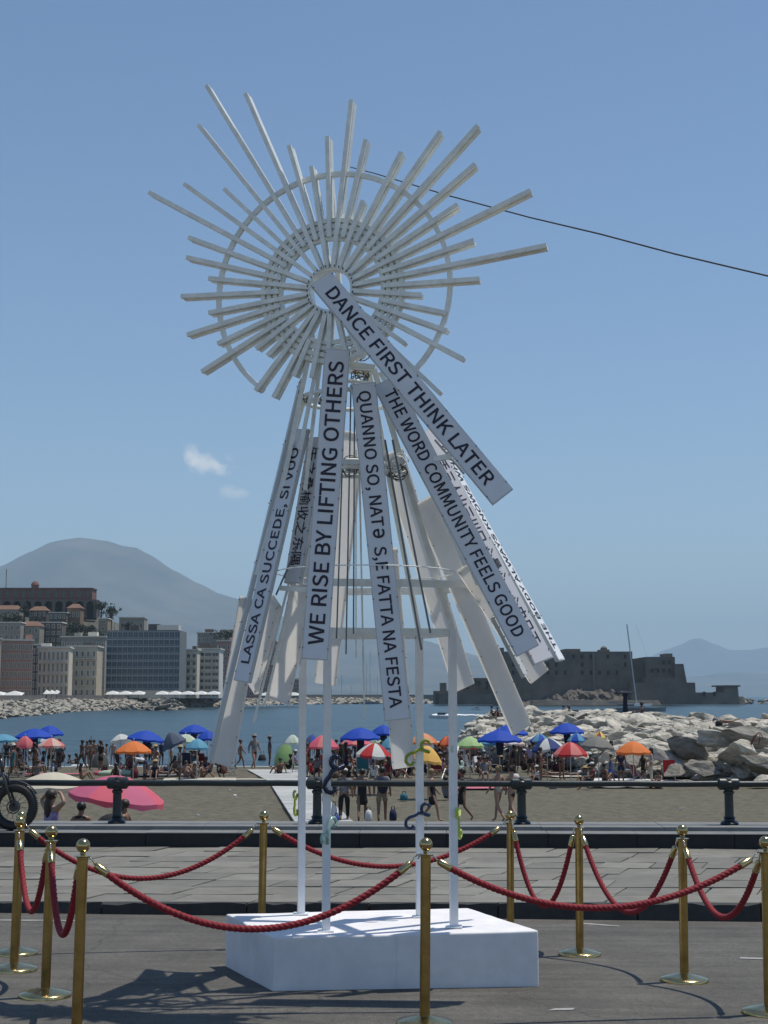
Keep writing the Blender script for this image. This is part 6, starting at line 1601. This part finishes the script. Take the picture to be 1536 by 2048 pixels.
# one more bather in the shade of each parasol
rq = random.Random(21); CL = ['black', 'navy', 'wine', 'grey', 'brown', 'teal', 'white']; KD = [('shirt', 'shorts'), ('tank', 'shorts'), ('tank', 'trunks'), ('bikini_top', 'briefs')]
for i, (x, y, lab) in enumerate(list(PAR)):
    if y < 50: continue
    short = ' '.join(lab.split()[:9]); c = rq.choice(CL); kd = KD[i % 4]; side = rq.choice((-1, 1)); po = rq.choice(('chair', 'sit', 'stand', 'hips', 'chair')); xx = x + side * rq.uniform(.45, 1.0); yy = y - rq.uniform(.2, 2.2)
    verb = {'chair': 'seated', 'sit': 'sitting low', 'stand': 'standing', 'hips': 'standing'}[po]
    person(0, 0, po, rq.choice(list(FACE)), rq.choice(('tan', 'dark', 'tan')), rq.choice(('short:black', 'short:brown', 'long:black', 'cap:white', 'hat:straw')), kd[0] + ':' + c + ' ' + kd[1] + ':' + rq.choice(('black', 'navy', c)),
           'bather %s by the %s' % (verb, short), rq.uniform(.9, 1.05), pos=(xx, yy, sand_z(yy) + .03))
    if y > 60:
        po2 = rq.choice(('sit', 'chair', 'stand', 'hold', 'crouch')); c2 = rq.choice(('black', 'navy', 'wine', 'brown', 'black')); k2 = KD[(i + 2) % 4]; y2 = min(y + rq.uniform(.6, 2.5), 92); x2 = x - side * rq.uniform(.3, 1.3)
        v2 = {'sit': 'sitting low', 'chair': 'seated', 'stand': 'standing', 'hold': 'standing', 'crouch': 'crouching'}[po2]
        person(0, 0, po2, rq.choice(list(FACE)), rq.choice(('tan', 'dark', 'dark')), rq.choice(('short:black', 'short:brown', 'long:black', 'long:brown', 'cap:navy')), k2[0] + ':' + c2 + ' ' + k2[1] + ':' + c2,
               'bather %s just beyond the %s' % (v2, short), rq.uniform(.9, 1.05), pos=(x2, y2, sand_z(y2) + .03))
    if i % 2 == 0:
        xb = x - side * rq.uniform(.5, 1.1); yb_ = y - rq.uniform(.3, 1.5); cb_ = rq.choice(CL)
        BAGS.append((xb, yb_, cb_, 'beach bag on the sand by the %s' % short))
# ---- beach furniture
metal = mat('chair_tube', (.45, .46, .48), .35, metal=.6)
def deckchair(px, yf, c, rz, label, s=1.0, name='folding_chair', cat='chair'):
    t = empty(name, onsand(px, yf), label, cat, 'folding chairs on the beach', rz=rz, s=s); m = clothm(c)
    for sx in (-.27, .27):
        MB().tube([(sx, -.28, 0), (sx, .22, .45), (sx, .36, .98)], .013, 6).obj('frame', metal, t); MB().tube([(sx, .30, 0), (sx, -.26, .42)], .013, 6).obj('leg', metal, t)
        MB().box((sx, -.02, .62), (.05, .42, .03)).obj('armrest', metal, t)
    b = MB(); b.add([(-.26, -.27, .42), (.26, -.27, .42), (.26, .18, .38), (-.26, .18, .38), (-.26, -.27, .41), (.26, -.27, .41), (.26, .18, .37), (-.26, .18, .37)], [(0, 1, 2, 3), (7, 6, 5, 4), (0, 4, 5, 1), (3, 2, 6, 7)]); b.obj('seat', m, t)
    b = MB(); b.add([(-.26, .19, .40), (.26, .19, .40), (.26, .36, .98), (-.26, .36, .98), (-.26, .205, .40), (.26, .205, .40), (.26, .375, .98), (-.26, .375, .98)], [(0, 1, 2, 3), (7, 6, 5, 4), (2, 6, 7, 3), (0, 4, 5, 1)]); b.obj('backrest', m, t)
    return t
for a in [(46, 1549, 'grey', 2.6, 'grey folding chair at the left in front of the blue parasols', 1.15), (121, 1536, 'navy', .4, 'navy folding chair right of the man with bare back', 1.0),
          (245, 1545, 'navy', 2.2, 'tall navy folding chair under the orange parasol', 1.1), (373, 1546, 'navy', 3.0, 'navy folding chair beside the straw hat', 1.15), (408, 1545, 'wine', 2.6, 'wine red lounger chair by the left panels', 1.1),
          (466, 1552, 'navy', 1.6, 'navy chair just right of the lowest left panel', 1.0), (726, 1556, 'teal', 3.1, 'teal chair seen from behind right of the front left leg', 1.15), (744, 1552, 'lilac', 2.9, 'lilac chair next to the teal one', 1.0),
          (735, 1543, 'white', .4, 'white chair under the red striped parasol', .95), (876, 1556, 'wine', 2.8, 'wine red chair between the right sculpture legs', 1.15), (995, 1545, 'grey', 3.1, 'pale grey chair seen from behind under the big blue parasol', 1.15),
          (1026, 1546, 'brown', 3.3, 'brown chair seen from behind right of the pale grey one', 1.1), (943, 1545, 'grey', 1.2, 'grey lounger below the pale green parasol', 1.0), (963, 1549, 'white', 1.0, 'white lounger left of the pale grey chair', 1.0),
          (1112, 1540, 'white', .8, 'white chair below the blue and white parasol', .9), (1146, 1541, 'red', .4, 'red chair below the plain red parasol', .95), (1276, 1563, 'wine', 2.0, 'dark red chair beside the long haired woman', .85),
          (1338, 1563, 'red', 3.0, 'bright red folding chair near the rocks', 1.1), (655, 1545, 'red', 2.5, 'red chair under the pink parasol', 1.0), (800, 1556, 'black', 2.9, 'black chair below the lowest middle panel', 1.1)]:
    deckchair(*a)
def towel(px, yf, w_, l_, c, rz, label):
    b = MB(); n = 8; vs = []; fs = []
    for i in range(n + 1):
        for j in range(n + 1):
            x = (i / n - .5) * w_; y = (j / n - .5) * l_; z = .10 + .03 * noise.noise(Vector((x * 3 + px, y * 3, 0))); vs.append((x, y, z))
    for i in range(n):
        for j in range(n): a = i * (n + 1) + j; fs.append((a, a + n + 1, a + n + 2, a + 1))
    b.add(vs, fs); lo = [(v[0], v[1], v[2] - .03) for v in vs]; b.add(lo, [f[::-1] for f in fs])
    o = b.obj('towel', clothm(c), None, True); o.location = onsand(px, yf); o.rotation_euler = (0, 0, rz); cp(o, label, 'towel', 'towels on the sand')
for a in [(178, 1532, 2.2, 1.6, 'white', .1, 'white towel under the shoreline group'), (195, 1534, 1.8, 1.3, 'white', .3, 'white towel beside the dark grey tent'), (1240, 1563, 3.4, 1.6, 'white', .0, 'long white towel in front of the child in blue'), (1345, 1566, 2.2, 1.6, 'white', .2, 'white towel at the feet of the red folding chair'),
          (1250, 1577, 3.4, 1.1, 'white', .0, 'pale towel lying nearest the railing at the right'), (962, 1580, 3.4, 1.0, 'pink', .0, 'pink towel on the open sand left of the girls'), (400, 1562, 3.6, 2.0, 'cream', .1, 'cream towel under the sunbathers by the left panels'), (330, 1553, 3.0, 1.2, 'grey', .0, 'grey towel under the lying sunbather'),
          (500, 1562, 4.5, .8, 'cream', .0, 'cream mat on the sand right of the lowest left panel'), (1110, 1555, 2.4, 1.2, 'brown', .0, 'brown towel under the sunbather before the blue and white parasol'), (1142, 1556, 2.2, 1.0, 'cream', .2, 'cream towel under the sunbather before the red parasol'), (110, 1551, 3.2, 1.0, 'pink', .1, 'pink towel behind the cream parasol')]:
    towel(*a)
def tent(px, yf, w_, h_, c, label, flat=1.0):
    loc = onsand(px, yf); s = pxm(loc.y); W, H = w_ * s / 2, h_ * s; t = empty('beach_tent', loc, label, 'tent'); b = MB(); n = 12; vs = []; fs = []
    for j in range(7):
        ph = math.pi / 2 * j / 6
        for k in range(n + 1):
            a = math.pi * k / n + 0.0; r_ = math.cos(ph) ** flat; vs.append((W * math.cos(a) * r_, .9 * math.sin(a) * r_, H * math.sin(ph)))
    for j in range(6):
        for k in range(n): a = j * (n + 1) + k; fs.append((a, a + 1, a + n + 2, a + n + 1))
    b.add(vs, fs); b.obj('shell', PC[c] if c in PC else clothm(c), t, True)
    b = MB(); b.tube([(W * math.cos(math.pi * k / 10), -.02, H * math.sin(math.pi * k / 10) ** .8) for k in range(11)], .02, 6); b.obj('hoop', metal, t)
tent(200, 1535, 34, 30, 'grey', 'low dark grey beach tent by the waterline'); tent(571, 1532, 44, 46, 'green', 'green beach tent standing left of the sculpture legs', 1.3); tent(882, 1532, 40, 46, 'brown', 'brown dome tent between the right sculpture legs')
tent(345, 1526, 24, 30, 'navy', 'dark navy shelter left of the man in white shirt', 1.0)
def bag(px, yf, w_, h_, c, label, name='bag', z=0, pos=None):
    loc = Vector(pos) if pos is not None else onsand(px, yf); s = pxm(loc.y); W, H = w_ * s, h_ * s; t = empty(name, loc, label, 'bag')
    b = MB(); b.lathe([(W * .42, 0), (W * .5, H * .15), (W * .48, H * .6), (W * .34, H * .92), (W * .1, H)], 12); o = b.obj('bag_body', clothm(c), t, True)
    MB().tube([(-W * .25, 0, H * .9), (-W * .15, 0, H * 1.25), (W * .15, 0, H * 1.25), (W * .25, 0, H * .9)], .015, 6).obj('handle', dk, t)
    return t
bag(319, 1549, 18, 15, 'brown', 'brown beach bag right of the bending person'); bag(269, 1556, 16, 20, 'wine', 'wine red rucksack in front of the navy chair', 'rucksack'); bag(1160, 1552, 12, 11, 'white', 'white plastic bag in front of the red parasol')
bag(1231, 1560, 14, 14, 'navy', 'navy bag beside the child in blue'); bag(524, 1530, 18, 26, 'black', 'black cool bag on a trolley at the boardwalk end', 'cool_bag')
bag(1437, 1450, 15, 11, 'black', 'black bag lying on top of the rocks', pos=at(1438, 1452, 88)); bag(1430, 1442, 12, 9, 'grey', 'grey bag on the rocks behind the black one', pos=at(1431, 1444, 95))
for (xb, yb_, cb_, lb_) in BAGS: bag(0, 0, 16, 14, cb_, lb_, pos=(xb, yb_, sand_z(yb_) + .03))
# things carried by the walkers behind the railing
bg_ = bag(0, 0, 15, 22, 'navy', 'tall navy cool bag carried by the man with backpack', 'cool_bag', pos=at(786, 1641, 47))
bag(0, 0, 14, 22, 'white', 'white plastic bag carried beside the black dress', pos=at(737, 1642, 48)); bag(0, 0, 12, 12, 'blue', 'bright blue bag carried beside the front left leg', pos=at(673, 1642, 48)); bag(0, 0, 12, 22, 'white', 'white bag carried above the blue one', pos=at(668, 1632, 48.4))
p = mn.location; t = empty('backpack', p + Vector((.02, -.19, 1.12)), 'dark backpack worn by the man in khaki shorts', 'backpack')
MB().ell((0, 0, .10), (.19, .11, .28), 12, 9).obj('backpack_body', clothm('navy'), t, True); MB().box((0, -.09, .02), (.2, .04, .16)).obj('front_pocket', clothm('black'), t)
for sx in (-.12, .12): MB().tube([(sx, .02, .34), (sx, .2, .33), (sx, .3, .15), (sx, .12, -.05)], .015, 6).obj('strap', clothm('black'), t)
# litter on the sand
for i, (px, yf, lab) in enumerate([(470, 1597, 'small pale scrap on the empty sand left of the legs'), (460, 1586, 'tiny pale scrap on the sand nearer the boardwalk'), (395, 1637, 'pale scrap on the sand just above the parapet at left'), (1362, 1624, 'pale scrap on the sand at the right')]):
    b = MB().box((0, 0, 0), (.12, .09, .05)); o = b.obj('litter', clothm('white')); o.location = onsand(px, yf) + Vector((0, 0, .12)); o.rotation_euler = (.3, .2, i); cp(o, lab, 'litter')
# boardwalk of white slats going down to the water
bwk = cp(empty('boardwalk', (0, 0, 0)), kind='structure'); deckm = [mat('deck_board_%d' % i, c, .8, var=.12, vscale=3) for i, c in enumerate([(.40, .41, .40), (.46, .47, .46), (.34, .35, .34)])]
def bwc(y):        # centre line and half width at distance y
    a0 = onsand(640, 1640); a1 = onsand(548, 1536); t_ = (y - a1.y) / (a0.y - a1.y)
    return a1.x + (a0.x - a1.x) * max(0, min(1.4, t_)) , .95 + 1.2 * max(0, 1 - abs(t_) * 2.2)
y = 38.0; i = 0
while y < 84:
    xc, hw = bwc(y); z = sand_z(y) + .09
    o = MB().box((xc, y, z), (hw * 2, .225, .03)).obj('board', deckm[random.randrange(3)], bwk); y += .25; i += 1
# pushchair near the first railing post
t = empty('pushchair', at(216, 1652, 30), 'dark pushchair with a hood standing below the parapet', 'pushchair'); t.location.z = sand_z(30) + .55
MB().tube([(-.45, 0, 0), (.1, 0, .75), (.25, 0, 1.0)], .015, 6).obj('frame', black, t); MB().tube([(.35, 0, 0), (-.2, 0, .6)], .015, 6).obj('frame_tube', black, t); MB().tube([(-.45, .4, 0), (.1, .4, .75), (.25, .4, 1.0)], .015, 6).obj('frame', black, t)
MB().ell((.05, .2, .62), (.34, .26, .26), 12, 8).obj('hood', clothm('black'), t, True); MB().box((-.1, .2, .36), (.6, .4, .14)).obj('seat', clothm('black'), t)
for sx in (-.45, .35):
    for sy in (0, .4): MB().tube([(sx + .13 * math.cos(a * .628), sy, .02 + .13 * math.sin(a * .628)) for a in range(10)], .02, 6, closed=True).obj('wheel', black, t)
# small trolley with wheels beside the long haired woman
t = empty('beach_trolley', onsand(1272, 1561), 'small beach trolley with dark wheels left of the long haired woman', 'trolley')
MB().box((.15, 0, .32), (.7, .4, .2)).obj('basket', clothm('grey'), t); MB().tube([(-.2, 0, .15), (.5, 0, .3), (.9, 0, .8)], .015, 6).obj('handle', metal, t)
for sy in (-.22, .22): MB().tube([(-.18 + .15 * math.cos(a * .628), sy, .16 + .15 * math.sin(a * .628)) for a in range(10)], .03, 6, closed=True).obj('wheel', black, t)
# dark post on the rocks with a flat top
t = empty('rock_post', at(1251, 1436, 104), 'dark post with a flat round top standing on the rocks by the sailing boat', 'post')
b = MB(); b.lathe([(.22, 0), (.20, .3), (.16, 1.0), (.14, 1.5), (.2, 1.7), (.12, 1.72)], 12); b.obj('shaft', dk, t); MB().lathe([(.05, 1.7), (.72, 1.74), (.70, 1.80), (.05, 1.9)], 18).obj('top_plate', dk, t)

# ================================================================== bicycle at the left edge
bp_ = wall_at(at(22, 1600, 16.6).x - .18) + Vector((0, .17, 0)); bp_.z = .128
bk = empty('bicycle', bp_, 'fat tyred black bicycle leaning at the railing, cut by the left edge', 'bicycle')
rimm = mat('wheel_rim', (.05, .052, .055), .35, metal=.5); spk = mat('spoke', (.10, .11, .12), .35, metal=.8)
def wheel(cx):
    Rw = .262; c = Vector((cx, 0, Rw + .02))
    ty = MB(); ty.tube([c + Vector((Rw * .86 * math.cos(a * math.pi / 24), 0, Rw * .86 * math.sin(a * math.pi / 24))) for a in range(48)], .05, 12, closed=True); w_ = ty.obj('wheel', black, bk, True)
    kn_ = MB()
    for a in range(72):
        th = a * 2 * math.pi / 72
        for sy in (-.022, .022): kn_.box(c + Vector((Rw * 1.045 * math.cos(th), sy, Rw * 1.045 * math.sin(th))), (.014, .016, .014), Matrix.Rotation(-th, 3, 'Y'))
    o = kn_.obj('tread_knobs', black, w_); o['kind'] = 'stuff'
    MB().tube([c + Vector((Rw * .70 * math.cos(a * math.pi / 20), 0, Rw * .70 * math.sin(a * math.pi / 20))) for a in range(40)], .016, 8, closed=True).obj('rim', rimm, w_, True)
    hb_ = MB(); hb_.tube([c + Vector((0, -.05, 0)), c + Vector((0, .05, 0))], .055, 16); hb_.obj('hub', rimm, w_)
    d_ = MB(); d_.tube([c + Vector((.075 * math.cos(a * math.pi / 10), -.045, .075 * math.sin(a * math.pi / 10))) for a in range(20)], .008, 6, closed=True); d_.obj('brake_disc', spk, w_)
    for k in range(24):
        a = k * 2 * math.pi / 24; a2 = a + (.5 if k % 2 else -.5)
        MB().tube([c + Vector((.05 * math.cos(a2), (.03 if k % 2 else -.03), .05 * math.sin(a2))), c + Vector((Rw * .69 * math.cos(a), 0, Rw * .69 * math.sin(a)))], .0022, 4).obj('spoke', spk, w_)
    return c
cA = wheel(0.0); cB = wheel(-1.05)
ft = mat('bike_frame', (.02, .021, .024), .3, coat=.5)
for sy in (-.07, .07): MB().tube([cA + Vector((0, sy, 0)), cA + Vector((-.11, sy, .32)), cA + Vector((-.14, sy * .5, .38))], .016, 8).obj('fork_leg', ft, bk, True)
hd_ = cA + Vector((-.15, 0, .40)); hd2 = hd_ + Vector((-.03, 0, .16)); bb_ = Vector((-.60, 0, .24)); stp = Vector((-.72, 0, .62))
for a, c, r_ in ((hd_, bb_, .026), (hd2, stp, .022), (bb_, stp, .02), (bb_, cB, .014), (stp, cB, .013), (hd_, hd2, .024)): MB().tube([a, c], r_, 10).obj('frame_tube', ft, bk, True)
MB().tube([hd2, hd2 + Vector((.0, 0, .06))], .018, 8).obj('stem', ft, bk); hb0 = hd2 + Vector((0, 0, .06))
MB().tube([hb0 + Vector((-.06, -.30, .05)), hb0 + Vector((.0, -.10, .01)), hb0, hb0 + Vector((.0, .10, .01)), hb0 + Vector((-.06, .30, .05))], .013, 8).obj('handlebar', black, bk, True)
MB().tube([hb0 + Vector((0, -.2, .01)), hb0 + Vector((.10, -.2, -.02)), hb0 + Vector((.16, -.12, -.02))], .006, 6).obj('brake_lever', black, bk); MB().tube([hb0 + Vector((.02, -.05, 0)), hb0 + Vector((.16, -.03, .02)), hb0 + Vector((.10, 0, -.2)), cA + Vector((-.08, .03, .2))], .005, 6).obj('brake_hose', black, bk, True)
MB().tube([stp, stp + Vector((-.03, 0, .14))], .014, 8).obj('seat_post', ft, bk); MB().ell(stp + Vector((-.03, 0, .16)), (.13, .07, .03), 12, 6).obj('saddle', black, bk, True)
pts = [cA + Vector((.30 * math.cos(R(a)), 0, .30 * math.sin(R(a)))) for a in range(30, 160, 12)]
MB().tube(pts, .022, 8, sq=.4).obj('mudguard', black, bk, True)
# ---- air
hz = MB(); hx, hy0, hy1 = 27000, -1500, 29500
hz.box((0, (hy0 + hy1) / 2, (1500 + SEA - 3) / 2), (hx * 2, hy1 - hy0, 1500 - SEA + 3))
hm_ = bpy.data.materials.new('haze_air'); hm_.use_nodes = True; t = hm_.node_tree; t.nodes.clear()
vo = t.nodes.new('ShaderNodeOutputMaterial'); pv = t.nodes.new('ShaderNodeVolumePrincipled')
pv.inputs['Density'].default_value = HAZE; pv.inputs['Color'].default_value = (.53, .71, .87, 1); pv.inputs['Anisotropy'].default_value = .0
t.links.new(pv.outputs[0], vo.inputs['Volume'])
o = hz.obj('haze', hm_); cp(o, kind='stuff'); o.location = (0, 0, 0)
